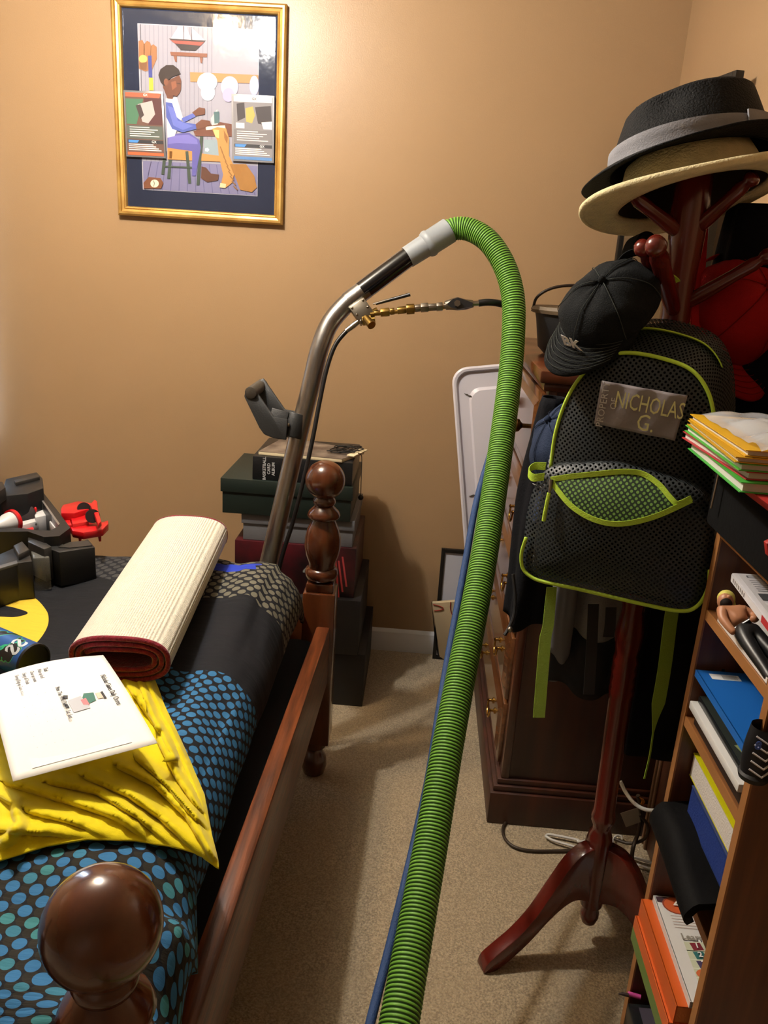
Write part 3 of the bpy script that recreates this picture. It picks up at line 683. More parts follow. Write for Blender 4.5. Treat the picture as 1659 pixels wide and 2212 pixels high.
def paper():
    a = W(223, 1415, z=.752); b = W(340, 1605, z=.775); c = W(28, 1688, z=.757)
    d = a+(c-b); d.z = .737
    t = thing('chore_sheet', 'white printed chore list lying on the yellow shirt', 'paper', (a+b+c+d)/4-Vector((0, 0, .03)))
    pm = mat('white_paper', 'f0f0ec', .7)
    def q(u, v, k=0):    # u along title edge a->b, v from title edge toward bottom
        p = a.lerp(b, u).lerp(d.lerp(c, u), v); p = p.copy(); p.z += .010*math.sin(PI*v)*(1-u)+.006*math.sin(PI*u)+.00006*k; return p
    MB().grid(lambda u, v: q(u, v), 20, 20).build('sheet', pm, t, smooth=180, solid=.0006)
    ink = flat('3a3a3e'); lt = flat('8a8a8e')
    R = b-a; U = a-d
    def tx(n, s, size, u, v, m=ink, al='LEFT', sx=.8): text(n, s, size, q(u, v)+Vector((0, 0, .0008)), R, U, m, t, al, sx=sx)
    tx('title', 'Nicholas Gaines Daily Chores', .0125, .28, .115)
    tx('weekdays', 'Mon  Tue  Wed Thur Fri   Sat  Sun', .0105, .33, .50)
    tx('heading', 'Task', .0105, .08, .525)
    for i, s in enumerate(('Make up bed', 'Clean up room', 'Empty all Trash', 'Sweep/Tidy up Game Room')): tx('chore', s, .0095, .08, .575+.062*i, lt)
    Q = Layer(lambda u, v, k: q(u, v, k+16))
    Q.p('f0f0ec', [(.30, .16), (.95, .16), (.95, .86), (.30, .86)]).p('2f6a5c', [(.46, .255), (.54, .265), (.56, .33), (.50, .36), (.45, .33)]).p('e6c9b4', [(.47, .19), (.53, .19), (.53, .245), (.47, .245)]).p('22201f', [(.46, .185), (.54, .18), (.54, .20), (.47, .205)])
    Q.p('b9bcc4', [(.47, .36), (.60, .33), (.61, .46), (.49, .47)]).p('c27a80', [(.50, .33), (.57, .325), (.56, .37), (.51, .375)]).p('2b2b30', [(.44, .45), (.47, .46), (.46, .50), (.43, .48)]).p('2b2b30', [(.52, .48), (.56, .475), (.55, .50), (.51, .505)])
    for r in range(4):
        for cc in range(6): Q.p('b4b4b8', [(.36+cc*.09, .60+r*.062), (.364+cc*.09, .60+r*.062), (.364+cc*.09, .604+r*.062), (.36+cc*.09, .604+r*.062)], 0)
    Q.done('clip_art', t)
paper()

# ================================================================== BLUE TUBE CAN ON THE BED
def can():
    e = W(76, 1447, z=BT+.045); far = W(-60, 1391, z=BT+.045)
    ax = (far-e).normalized(); r = .035
    e.z = bedz(e.x, e.y)+r+.012; far.z = bedz(e.x, e.y)+r+.016; ax = (far-e).normalized()
    t = thing('tube_can', 'blue and black printed tube can lying at the bed\'s left edge', 'can', e-Vector((0, 0, r)))
    M = axis_m(e, ax); ln = .2
    m = bpy.data.materials.new('can_print'); m.use_nodes = True; N = NT(m); b = N.n['Principled BSDF']; b.inputs['Roughness'].default_value = .3
    co = N.new('ShaderNodeTexCoord').outputs['Object']; v = N.new('ShaderNodeTexNoise'); N.l.new(co, v.inputs[0]); v.inputs['Scale'].default_value = 22
    k = N.mix(N.math('GREATER_THAN', v.outputs[0], .52), lin('1f4f8f'), lin('14161c')); g = N.math('LESS_THAN', N.math('ABSOLUTE', N.math('SUBTRACT', v.outputs[0], .52)), .008)
    N.l.new(N.mix(g, k, lin('2fae7a')), b.inputs['Base Color'])
    MB().lathe([(r, .002), (r, ln)], M, 40, False).build('can_wall', m, t)
    MB().lathe([(.001, .004), (r-.003, .004), (r-.002, 0), (r+.0008, 0), (r+.0008, .006)], M, 40).build('can_end', mat('can_end_black', '1a1b20', .4, .3), t)
    toward = (CPOS-e).normalized(); upv = (Vector((0, 0, 1))*.55+toward*.8); upv = (upv-ax*upv.dot(ax)).normalized()
    # big letters wrapped on the side
    tp = text('lettering', 'SS', .045, e+ax*.028+upv*(r+.0005), upv.cross(ax), ax, flat('b9c0c4', .3), t, 'CENTER', sx=.85, bold=.001)
    # curl letters round the can
    me = tp.data; C0 = chain(t).inverted()
    Mi = (chain(t)).copy()
    sd = upv.cross(ax).normalized()
    for vtx in me.vertices:
        p = Mi @ vtx.co; rel = p-e; s_ = rel.dot(sd); a_ = rel.dot(ax); h_ = rel.dot(upv)-r
        an = s_/r; p2 = e+ax*a_+(upv*math.cos(an)+sd*math.sin(an))*(r+.0006+max(0, h_)*.2); vtx.co = C0 @ p2
can()

# ================================================================== BLACK TOY VEHICLE AND RED LAUNCHER
def zprism(mb, pts, zt, zb):
    top = [W(x, y, z=zt) for x, y in pts]
    mb.prism([Vector((p.x, p.y, zb)) for p in top], (0, 0, zt-zb)); return mb
def toy():
    tz = BT+.012
    tb = mat('toy_black', '17181a', .42, bump=.06, bscale=150); tg = mat('toy_dark_grey', '2c2b2a', .4); tsil = mat('toy_silver', 'a9aaac', .28, .7); twh = mat('toy_pale_grey', 'c9c9ca', .35); red = mat('toy_red', 'c3161c', .3, coat=.3)
    smoke = clear_mat('smoked_plastic', '8d8d86', .45, .15)
    t = thing('toy_vehicle', 'black angular toy vehicle with open cockpit on the bed', 'toy', W(70, 1260, z=tz))
    # hull with open cockpit: rim walls around a tray
    zt = .80
    outer = [(-60, 1068), (70, 1052), (92, 1062), (122, 1100), (152, 1140), (128, 1158), (95, 1160), (60, 1148), (-60, 1150)]
    inner = [(-50, 1078), (62, 1064), (80, 1066), (100, 1098), (128, 1136), (108, 1146), (70, 1144), (40, 1140), (-50, 1142)]
    mb = MB(); n = len(outer)
    ot = [W(x, y, z=zt) for x, y in outer]; it = [W(x, y, z=zt) for x, y in inner]
    dz = Vector((0, 0, tz+.012-zt)); fl = Vector((0, 0, -.075))
    vs = ot+it+[p+dz for p in ot]+[p+fl for p in it]
    fs = []
    for i in range(n):
        j = (i+1) % n; fs += [(i, j, n+j, n+i), (i, 2*n+i, 2*n+j, j), (n+i, n+j, 3*n+j, 3*n+i)]
    fs += [tuple(range(3*n, 4*n)), tuple(range(2*n, 3*n))[::-1]]
    mb.add(vs, fs); mb.build('hull', tb, t, smooth=25)
    zprism(MB(), [(82, 1070), (86, 1070), (129, 1131), (126, 1134)], zt+.001, zt-.055).build('cockpit_panel', tsil, t, smooth=25)
    # tail block and fin
    zprism(MB(), [(12, 1034), (80, 1019), (92, 1032), (94, 1054), (60, 1066), (0, 1072)], .835, .70).build('tail_block', tb, t, bevel=.004, smooth=30)
    zprism(MB(), [(30, 1037), (84, 1024), (86, 1029), (34, 1042)], .845, .83).build('tail_vent', tg, t, bevel=.002)
    zprism(MB(), [(-20, 1075), (-20, 1040), (6, 1040), (12, 1052)], .86, .825).build('tail_fin', tb, t, bevel=.003)
    # inside: seat, engine, red ring, wheel
    zprism(MB(), [(72, 1100), (96, 1097), (104, 1112), (76, 1118)], .775, .73).build('engine_box', twh, t, bevel=.002)
    zprism(MB(), [(40, 1128), (78, 1118), (84, 1124), (44, 1136)], .765, .74).build('engine_bar', twh, t, bevel=.002)
    for x, y in ((46, 1137), (61, 1134), (74, 1131)): MB().ball(W(x, y, z=.757), .008, n=12, k=8).build('chrome_stud', tsil, t)
    zprism(MB(), [(106, 1126), (112, 1124), (124, 1138), (118, 1140)], .78, .745).build('piston', twh, t, bevel=.002)
    MB().ball(W(77, 1101, z=.785), .004, n=8, k=6, sc=(1, 1, 2)).build('red_button', red, t)
    Mx = axis_m(W(48, 1112, z=.775), (CPOS-W(48, 1112, z=.775))); MB().lathe([(.001, -.01), (.030, -.01), (.033, -.004), (.033, .004), (.028, .008), (.001, .008)], Mx, 28).build('wheel', mat('wheel_brown', '2a2224', .6), t)
    rc = W(27, 1126, z=.775); ra = (W(40, 1122, z=.775)-rc)
    MB().lathe([(.024, -.004), (.031, -.004), (.031, .006), (.024, .006)], axis_m(rc, ra), 28).build('red_ring', red, t)
    MB().lathe([(.012, -.05), (.024, -.02), (.026, -.004), (.001, -.003)], axis_m(rc, ra), 24).build('turbine', twh, t)
    zprism(MB(), [(40, 1140), (72, 1136), (74, 1146), (42, 1146)], .752, .735).build('red_tray', red, t, bevel=.002)
    # nose plate + right pod + left pod + canopies
    zprism(MB(), [(60, 1150), (128, 1158), (112, 1166), (100, 1172), (112, 1180), (95, 1186), (60, 1170)], .785, .70).build('nose_plate', tg, t, bevel=.003, smooth=25)
    zprism(MB(), [(96, 1182), (112, 1166), (150, 1180), (190, 1164), (204, 1180), (205, 1182), (128, 1193)], .775, bedz(-.75, 1.72)+.002).build('right_pod', tb, t, bevel=.002, smooth=25)
    zprism(MB(), [(126, 1181), (150, 1171), (190, 1167), (199, 1178), (150, 1183)], .777, .774).build('pod_recess', tg, t, smooth=25)
    zprism(MB(), [(-60, 1222), (0, 1196), (30, 1183), (62, 1190), (70, 1212), (36, 1216), (-60, 1250)], .775, bedz(-.85, 1.66)+.002).build('left_pod', tb, t, bevel=.003, smooth=25)
    zprism(MB(), [(28, 1178), (48, 1168), (64, 1186), (40, 1198)], .790, .77).build('pod_hatch', tg, t, bevel=.003)
    zprism(MB(), [(-60, 1238), (36, 1210), (38, 1216), (-60, 1246)], .778, .772).build('pod_trim', mat('toy_trim', '55585c', .35), t, bevel=.001)
    sm = MB(); zprism(sm, [(66, 1189), (91, 1179), (108, 1203), (71, 1206)], .765, bedz(-.8, 1.68)+.003); sm.build('smoked_canopy', smoke, t, bevel=.004)
    # red launcher, lying against the hull
    r = thing('toy_launcher', 'bright red plastic toy launcher with black discs beside the toy vehicle', 'toy', W(185, 1158, z=tz))
    zprism(MB(), [(131, 1098), (136, 1090), (168, 1082), (198, 1086), (196, 1098), (160, 1108), (132, 1108)], .80, .775).build('upper_jaw', red, r, bevel=.003, smooth=30)
    zprism(MB(), [(194, 1089), (204, 1078), (210, 1082), (212, 1100), (219, 1125), (212, 1132), (204, 1110)], .810, .795).build('side_arm', red, r, bevel=.003, smooth=30)
    zprism(MB(), [(152, 1114), (186, 1106), (192, 1126), (156, 1132)], .785, .75).build('slide_block', red, r, bevel=.003)
    zprism(MB(), [(132, 1110), (160, 1104), (165, 1110), (150, 1118), (155, 1134), (146, 1134)], .78, .755).build('hinge', red, r, bevel=.002)
    zprism(MB(), [(152, 1138), (190, 1126), (212, 1130), (234, 1123), (234, 1131), (222, 1143), (180, 1150), (156, 1146)], .775, .755).build('lower_jaw', red, r, bevel=.003, smooth=30)
    MB().tube([W(214, 1146, z=.757), W(215, 1146, z=.757)-Vector((0, 0, .030))], [.006, .003], 10).build('prong', red, r)
    MB().tube([W(172, 1148, z=.757), W(172, 1148, z=.757)-Vector((0, 0, .030))], [.006, .003], 10).build('prong', red, r)
    for x, y, rr_ in ((181, 1099, .017), (200, 1115, .018)):
        c = W(x, y, z=.80); MB().lathe([(.001, -.004), (rr_, -.004), (rr_, .004), (.001, .004)], axis_m(c, (CPOS-c)+Vector((.6, 0, .1))), 28).build('disc', mat('disc_black', '1c1719', .45), r)
toy()

# ================================================================== STACK OF BOXES BEHIND THE BED
def bookbox(name, label, cat, lo, hi, mt, bev=.002, **k):
    return MB().box(lo, hi).build(name, mt, label=label, cat=cat, bevel=bev, **k)
SY = 2.47
def lidbox(name, label, x0, x1, y0, y1, z0, z1, mt, lidh=.032):
    t = thing(name, label, 'box', ((x0+x1)/2, (y0+y1)/2, z0))
    MB().box((x0+.005, y0+.005, z0), (x1-.005, y1-.005, z1-.004)).build('box_body', mt, t, bevel=.0015)
    MB().box((x0, y0, z1-lidh), (x1, y1, z1)).build('box_lid', mt, t, bevel=.0015)
    return t
blk = mat('black_card', '121316', .55); 
bookbox('storage_box', 'large black box on the carpet at the bottom of the stack', 'box', (-.50, 2.46, 0), (-.125, 2.86, .20), blk)
bookbox('storage_box', 'black box second from the floor in the stack', 'box', (-.52, 2.45, .2005), (-.150, 2.84, .40), mat('black_card2', '191a1f', .5))
rb = thing('patterned_box', 'red and black patterned box under the grey shoebox', 'box', (-.37, 2.64, .4005))
MB().box((-.575, SY, .4005), (-.175, 2.83, .575)).build('box_body', mat('red_black_print', '4a0f18', .4, vscale=14, col2='0e0d10'), rb, bevel=.002)
for i in range(9):
    x = -.30+i*.012; MB().poly([Vector((x, SY-.0006, .40+.02*(i % 3))), Vector((x+.006, SY-.0006, .40+.02*(i % 3))), Vector((x-.012, SY-.0006, .545-.015*(i % 2))), Vector((x-.018, SY-.0006, .545-.015*(i % 2)))]).build('zigzag_print', flat('a83a3c'), rb, smooth=0)
text('box_mark', '4', .06, (-.345, SY-.0003, .487), (1, 0, 0), (0, 0, 1), flat('7f8580'), rb, bold=.003)
lidbox('shoebox', 'grey shoebox with lid below the dark green box', -.555, -.185, SY+.005, 2.80, .5755, .667, mat('grey_card', '6e7075', .6), .034)
lidbox('shoebox', 'dark green shoebox with lid under the card album', -.620, -.195, SY-.01, 2.80, .6675, .785, mat('green_card', '18241f', .5), .045)
al = thing('album_box', 'black basketball card album box on the green shoebox', 'album', (-.36, 2.60, .7855))
MB().box((-.52, SY+.0, .7855), (-.20, 2.74, .862)).build('cover', mat('album_black', '15171a', .35, bump=.2, bscale=400), al, bevel=.003)
for i, s in enumerate(('BASKETBALL', 'CARD', 'ALBUM')): text('album_title', s, .0135, (-.487+.0145*i+.006, SY-.0004, .824), (0, 0, 1), (-1, 0, 0), flat('b9bbbd'), al, 'CENTER', bold=.0003)
mg = thing('magazine', 'worn cream-edged magazine on top of the album box', 'magazine', (-.35, 2.62, .8625))
pA = [Vector((-.505, 2.49, .8625)), Vector((-.235, 2.465, .8625)), Vector((-.175, 2.60, .8625)), Vector((-.46, 2.72, .8625))]
MB().prism(pA, (0, 0, .010)).build('pages', mat('cream_pages', 'd9cba8', .8), mg, bevel=.001)
MB().prism([p+Vector((0, 0, .0101)) for p in pA], (0, 0, .001)).build('cover', mat('magazine_cover', '8b7f72', .35, vscale=16, col2='3d2f2c'), mg)
MB().prism([Vector((-.20, 2.50, .8741)), Vector((-.165, 2.60, .8741)), Vector((-.19, 2.61, .8741)), Vector((-.225, 2.51, .8741))], (0, 0, .004)).build('rolled_corner', mat('cream_pages', ''), mg, bevel=.001)
ct = thing('cord_tangle', 'tangled black cord lying on the magazine', 'cord', (-.24, 2.56, .874))
pts = []
for i in range(60):
    a = i*.55; pts.append((-.235+.035*math.sin(a*1.3)+.0009*(i-30), 2.57+.045*math.cos(a), .878+.006*abs(math.sin(a*.7))))
MB().tube(catmull(pts, 3), .0018, 6).build('cord', mat('cord_black', '15120f', .6), ct, smooth=80)
MB().tube(catmull([(-.19, 2.52, .884), (-.178, 2.53, .87), (-.176, 2.53, .80), (-.174, 2.53, .74)], 6), .0013, 6).build('hanging_end', mat('cord_black', ''), ct, smooth=80)
MB().ball((-.174, 2.53, .733), .009, n=10, k=8).build('end_bead', mat('cord_black', ''), ct)

# ================================================================== DRESSER
DX0, DX1, DY0, DY1, DZ = .300, .725, 1.935, 2.715, 1.262
dw = mat('dresser_wood', '5c2c13', .3, coat=.35, vscale=5, stretch=(3, 3, .6), col2='341608')
dside = mat('dresser_side', '45200f', .42, vscale=4, stretch=(5, 5, .5), col2='2c130a')
dface = mat('drawer_wood', '6f4526', .22, coat=.5, vscale=5, stretch=(8, 1.2, 10), col2='4a2812')
dr = thing('dresser', 'tall brown wooden dresser of five drawers against the right wall', 'dresser', ((DX0+DX1)/2, (DY0+DY1)/2, 0))
MB().box((DX0+.012, DY0, .12), (DX1, DY1, DZ-.05)).build('carcass', dside, dr, bevel=.002)
MB().box((DX0-.018, DY0-.022, DZ-.05), (DX1, DY1+.01, DZ-.03)).box((DX0-.03, DY0-.034, DZ-.03), (DX1, DY1+.02, DZ)).build('top', dw, dr, bevel=.006)
pl = MB().box((DX0-.030, DY0-.024, 0), (DX1, DY1+.014, .10)).box((DX0-.022, DY0-.016, .10), (DX1, DY1+.01, .118)).box((DX0-.012, DY0-.008, .118), (DX1, DY1+.004, .135))
pl.build('plinth', dside, dr, bevel=.004)
MB().box((DX0-.002, DY0-.004, .135), (DX0+.02, DY0+.04, DZ-.05)).build('corner_stile', dw, dr, bevel=.003)
MB().box((DX0-.002, DY1-.04, .135), (DX0+.02, DY1+.004, DZ-.05)).build('corner_stile', dw, dr, bevel=.003)
zs = [.145, .345, .545, .745, .955, 1.205]
for i in range(5):
    z0, z1 = zs[i]+.006, zs[i+1]-.006; y0, y1 = DY0+.045, DY1-.045
    d = MB().box((DX0-.012, y0, z0), (DX0+.01, y1, z1)).build('drawer', dface, dr, bevel=.005)
    # raised centre field
    a = [(DX0-.012, y0+.022, z0+.022), (DX0-.012, y1-.022, z0+.022), (DX0-.012, y1-.022, z1-.022), (DX0-.012, y0+.022, z1-.022)]
    b = [(DX0-.020, y0+.040, z0+.040), (DX0-.020, y1-.040, z0+.040), (DX0-.020, y1-.040, z1-.040), (DX0-.020, y0+.040, z1-.040)]
    MB().hexa([Vector(p) for p in a], [Vector(p) for p in b]).build('raised_panel', dface, d, smooth=20)
    zc = (z0+z1)/2+.01
    for yc in (y0+.13, y1-.20):
        if i == 4:
            MB().lathe([(.006, 0), (.006, .012), (.010, .016), (.016, .020), (.0175, .027), (.014, .033), (.001, .036)], frame_m(Vector((DX0-.020, yc, zc+.0)), (0, 1, 0), (-1, 0, 0)), 20).build('knob', mat('aged_brass', '6f5433', .3, 1.), d)
        else:
            hb = MB()
            for s in (-.028, .028): hb.lathe([(.009, 0), (.009, .003), (.004, .005), (.004, .014), (.006, .017), (.001, .019)], frame_m(Vector((DX0-.020, yc+s, zc)), (0, 1, 0), (-1, 0, 0)), 12)
            hb.tube(catmull([(DX0-.034, yc-.030, zc), (DX0-.036, yc-.024, zc-.022), (DX0-.037, yc-.008, zc-.032), (DX0-.037, yc+.008, zc-.032), (DX0-.036, yc+.024, zc-.022), (DX0-.034, yc+.030, zc)], 5), .0028, 8)
            hb.build('bail_handle', mat('bright_brass', 'b3904a', .22, 1.), d)

# things on the dresser
bk = thing('oval_basket', 'black oval basket with tan rim on the dresser top', 'basket', (.362, 2.28, DZ))
bc = Vector((.432, 2.28, DZ))
MB().lathe([(.10, 0), (.118, .02), (.130, .10), (.136, .125), (.128, .125), (.120, .10), (.001, .095)], Matrix.Translation(bc) @ Matrix.Diagonal((1.06, .78, .92, 1)), 40).build('bowl', mat('basket_black', '0f0f12', .6), bk)
MB().lathe([(.128, .118), (.142, .118), (.146, .128), (.140, .137), (.128, .134)], Matrix.Translation(bc) @ Matrix.Diagonal((1.06, .78, .92, 1)), 40).build('rim', mat('basket_rim', '6b5a44', .6, var=.3, vscale=30), bk)
MB().tube(catmull([bc+Vector((-.150, 0, .11)), bc+Vector((-.140, 0, .150)), bc+Vector((-.09, 0, .178)), bc+Vector((0, 0, .186)), bc+Vector((.09, 0, .178)), bc+Vector((.140, 0, .150)), bc+Vector((.150, 0, .11))], 7), .004, 8).build('wire_handle', mat('basket_wire', '1c1009', .4), bk, smooth=80)
tr_ = thing('toy_trinket', 'small brown and blue toy figurine on the dresser edge', 'toy', (.342, 1.97, DZ))
tc = W(1218, 752, y=1.97); tc.z = DZ+.001
MB().ball(tc+Vector((0, 0, .016)), .016, sc=(1.2, .9, 1.)).build('base', mat('trinket_blue', '20264e', .4), tr_)
MB().ball(tc+Vector((-.004, -.004, .034)), .012, sc=(1.2, 1, .8)).ball(tc+Vector((.012, -.004, .042)), .009).build('body', mat('trinket_brown', '8a5428', .3, .3), tr_)
MB().box((-.006, -.002, -.004), (.006, .002, .004), Matrix.Translation(tc+Vector((-.006, -.016, .020)))).build('yellow_mark', mat('trinket_yellow', 'd8c020', .4), tr_)

# black framed mirror in the corner on the dresser
mL, mR = Vector((.577, 2.735, 0)), Vector((.685, 2.19, 0)); mz0, mz1 = DZ+.001, 1.962
mi = thing('mirror', 'black-framed mirror standing on the dresser behind the hats', 'mirror', ((mL.x+mR.x)/2, (mL.y+mR.y)/2, DZ))
md = (mR-mL).normalized(); mn = md.cross(Vector((0, 0, 1))).normalized()
if mn.y > 0: mn = -mn
def mbar(p, q, up0, up1, nm='frame_bar'):
    v = [p+Vector((0, 0, up0)), q+Vector((0, 0, up0)), q+Vector((0, 0, up1)), p+Vector((0, 0, up1))]
    MB().prism(v, -mn*.022).build(nm, mat('black_frame', '0e0d0c', .4), mi, bevel=.002)
fw = .018
mbar(mL, mL+md*fw, mz0, mz1); mbar(mR-md*fw, mR, mz0, mz1); mbar(mL+md*fw, mR-md*fw, mz1-fw, mz1); mbar(mL+md*fw, mR-md*fw, mz0, mz0+fw)
MB().prism([mL+md*fw-mn*.008+Vector((0, 0, mz0+fw)), mR-md*fw-mn*.008+Vector((0, 0, mz0+fw)), mR-md*fw-mn*.008+Vector((0, 0, mz1-fw)), mL+md*fw-mn*.008+Vector((0, 0, mz1-fw))], -mn*.006).build('mirror_glass', mat('mirror_silver', 'a5a29a', .06, 1.), mi, smooth=0)

# ================================================================== BEHIND THE HOSE: LID, FRAME, BAG
def lid():
    # long white lid leaning on the wall, slightly tilted
    o = Vector((.275, YB-.115, .004)); up = Vector((-.16, .078, 1)).normalized(); rt = Vector((1, 0, .16)).normalized(); nn = rt.cross(up).normalized()
    rt = up.cross(nn) * 1.0
    if nn.y > 0: nn = -nn
    w_, h_ = .42, 1.14
    t = thing('plastic_tray', 'white plastic tray with rounded rim leaning against the back wall', 'tray', o)
    wp = mat('white_plastic', 'd4d2dc', .3, var=.04, vscale=5)
    def rr(w0, h0, w1, h1, r, n=7):
        c = []
        for cx, cy, a0 in ((w1-r, h1-r, 0), (w0+r, h1-r, 90), (w0+r, h0+r, 180), (w1-r, h0+r, 270)):
            for i in range(n+1):
                a = math.radians(a0+90*i/n); c.append((cx+r*math.cos(a), cy+r*math.sin(a)))
        return c
    rings = [(rr(0, 0, w_, h_, .055), 0), (rr(0, 0, w_, h_, .055), .016), (rr(.006, .006, w_-.006, h_-.006, .05), .020), (rr(.014, .014, w_-.014, h_-.014, .045), .018), (rr(.020, .020, w_-.020, h_-.020, .042), .006), (rr(.055, .075, w_-.055, h_-.075, .04), .004), (rr(.062, .085, w_-.062, h_-.085, .04), .012)]
    vs = []; n = len(rings[0][0])
    for r_, hh in rings: vs += [o+rt*x+up*y+nn*hh for x, y in r_]
    fs = [(k*n+i, k*n+(i+1) % n, (k+1)*n+(i+1) % n, (k+1)*n+i) for k in range(len(rings)-1) for i in range(n)]
    fs += [list(range((len(rings)-1)*n, len(rings)*n)), list(range(n))[::-1]]
    mb = MB(); mb.add(vs, fs); mb.build('tray_panel', wp, t, smooth=30)
    for u, v, l in ((.04, h_-.09, .05), (.03, h_-.46, .05)):
        a = o+rt*u+up*v+nn*.008; d_ = (rt*.8-up*.5).normalized() if v > h_-.2 else rt
        pts = [a+d_*l*i/9+up*random.uniform(-.002, .002) for i in range(10)]
        MB().tube(pts, [.0006, .0016, .0022, .0018, .003, .0032, .002, .0024, .0014, .0006], 6).build('crack', mat('lid_crack', '4a463e', .8), t)
lid()
def leaning_frame(name, label, cat, x0, x1, z1, yb, yt, mfr, mface, fw=.014, th=.016):
    o = Vector((x0, yb, 0)); up = Vector((0, yt-yb, z1)); L_ = up.length; up.normalize(); rt = Vector((1, 0, 0)); nn = rt.cross(up)
    M = Matrix.Identity(4)
    for i in range(3): M[i][0] = rt[i]; M[i][1] = up[i]; M[i][2] = nn[i]; M[i][3] = o[i]
    w_ = x1-x0; t = thing(name, label, cat, o+Vector((w_/2, 0, 0)))
    for lo, hi in (((0, 0, 0), (fw, L_, th)), ((w_-fw, 0, 0), (w_, L_, th)), ((fw, L_-fw, 0), (w_-fw, L_, th)), ((fw, 0, 0), (w_-fw, fw, th))): MB().box(lo, hi, M).build('frame_bar', mfr, t, bevel=.001)
    MB().box((fw, fw, .003), (w_-fw, L_-fw, .009), M).build('panel', mface, t, smooth=0)
leaning_frame('poster_frame', 'black-edged white board leaning low against the back wall', 'frame', .118, .36, .452, YB-.036, YB-.018, mat('black_frame', ''), mat('white_board', 'b9bcc8', .4))
bg = thing('paper_bag', 'cream paper bag with red doodles leaning at the baseboard', 'bag', (.19, 2.72, 0))
b0 = [W(950, 1423, z=.002), W(1010, 1432, z=.002)]
tl, tr2 = W(934, 1303, y=2.80), W(1010, 1298, y=2.80)
bl, br = b0[0], b0[1]
back = Vector((0, .022, 0))
cream = mat('cream_paper', 'c9b795', .75, var=.08, vscale=12, bump=.3, bscale=25)
MB().hexa([bl, br, br+back, bl+back], [tl, tr2, tr2+Vector((0, .02, 0)), tl+Vector((0, .02, 0))]).build('bag_body', cream, bg, bevel=.002)
sidep = MB().prism([bl+Vector((-.003, .002, 0)), bl+back*1.1+Vector((-.012, 0, 0)), tl+Vector((-.002, .021, -.004)), tl+Vector((-.002, .001, -.004))], (-.0015, 0, 0)).build('bag_gusset', mat('bag_black', '0d0c0b', .7), bg)
def bq(u, v): return (tl.lerp(tr2, u)).lerp(bl.lerp(br, u), v)+Vector((0, -.0012, .0002))
rdm = mat('red_marker', 'a8282a', .7)
MB().tube([bq(.02+.28*math.sin(PI*i/10), .02+.10*math.sin(PI*i/20)*1.1-.0) for i in range(11)], .0014, 6).build('doodle_curl', rdm, bg)
MB().tube(catmull([bq(.52, .0), bq(.50, .12), bq(.60, .28), bq(.8, .42)], 5), .0014, 6).build('doodle_line', rdm, bg)
hp_ = [bq(.66+.10*u_, .50+.07*v_) for u_, v_ in ((0, .55), (-.5, .1), (-.9, -.4), (-.6, -.8), (-.1, -.6), (0, -.3), (.2, -.7), (.7, -.7), (.9, -.3), (.5, .2))]
MB().prism(hp_, (0, -.0004, 0)).build('doodle_heart', rdm, bg)

# ================================================================== COAT STAND
sw = mat('cherry_stand', '651c12', .25, coat=.5, vscale=3, stretch=(8, 8, 1), col2='52140d')
SB, ST = Vector((.478, 1.53, 0)), Vector((.430, 1.50, 1.70))
stand = thing('coat_stand', 'dark red wooden coat stand hung with bags and hats', 'coat stand', SB)
sd_ = (ST-SB); sM = frame_m(SB, Vector((1, 0, -sd_.x/sd_.z)), sd_)
def sp_(z): return SB.lerp(ST, z/1.70)
prof = [(.004, .052), (.014, .056), (.0185, .072), (.0185, .084), (.013, .096), (.013, .102), (.022, .108), (.0235, .2), (.024, .285), (.022, .30), (.0175, .312), (.0175, .325), (.023, .34), (.0235, .352), (.020, .368), (.0205, .5), (.0215, .655), (.0235, .668), (.0215, .676), (.0235, .688), (.0215, .70), (.0238, .712), (.0215, .724), (.0235, .738), (.020, .752), (.0245, .78), (.0255, .80), (.022, .825), (.0185, .85), (.022, .885), (.0225, 1.35), (.024, 1.5), (.027, 1.56), (.028, 1.60), (.026, 1.68), (.012, 1.70)]
MB().lathe([(r*1.13, z) for r, z in prof], sM, 28).build('pole', sw, stand, smooth=50)
def leg(ang):
    top = [(.016, .275), (.05, .272), (.085, .245), (.12, .19), (.16, .125), (.20, .08), (.24, .05), (.268, .028), (.276, .006), (.274, 0)]
    bot = [(.245, 0), (.215, .018), (.17, .055), (.13, .098), (.10, .125), (.07, .142), (.045, .14), (.016, .125)]
    r = Vector((math.cos(ang), math.sin(ang), 0)); t_ = Vector((-r.y, r.x, 0))
    tp = catmull([SB+r*a+Vector((0, 0, z)) for a, z in top], 3); bt = catmull([SB+r*a+Vector((0, 0, z)) for a, z in bot], 3)
    MB().prism([p-t_*.017 for p in tp+bt], t_*.034).build('leg', sw, stand, bevel=.005, smooth=50)
for a in (203.6, 323.6, 83.6): leg(math.radians(a))
def peg(a, b, r0=.013, r1=.011, knob=.014):
    a = Vector(a); b = Vector(b)
    p = [a.lerp(b, t) for t in (0, .3, .6, .8, .87, .90)]
    MB().tube(p+[a.lerp(b, .94), a.lerp(b, .985), b], [r0*.8, r0, r1, r1*1.1, r1*.8, knob*.85, knob, knob*.8, knob*.25], 16).build('peg', sw, stand, smooth=60)
U1 = 1.555
peg(sp_(U1), W(1352, 412, y=1.44)); peg(sp_(U1), W(1634, 376, y=1.42)); peg(sp_(U1), sp_(U1)+Vector((.02, .16, .09)))
L1 = 1.435
peg(sp_(L1), W(1383, 527, y=1.36)); peg(sp_(L1-.01), W(1414, 521, y=1.31), .015, .014, .017); peg(sp_(L1), W(1672, 545, y=1.44))

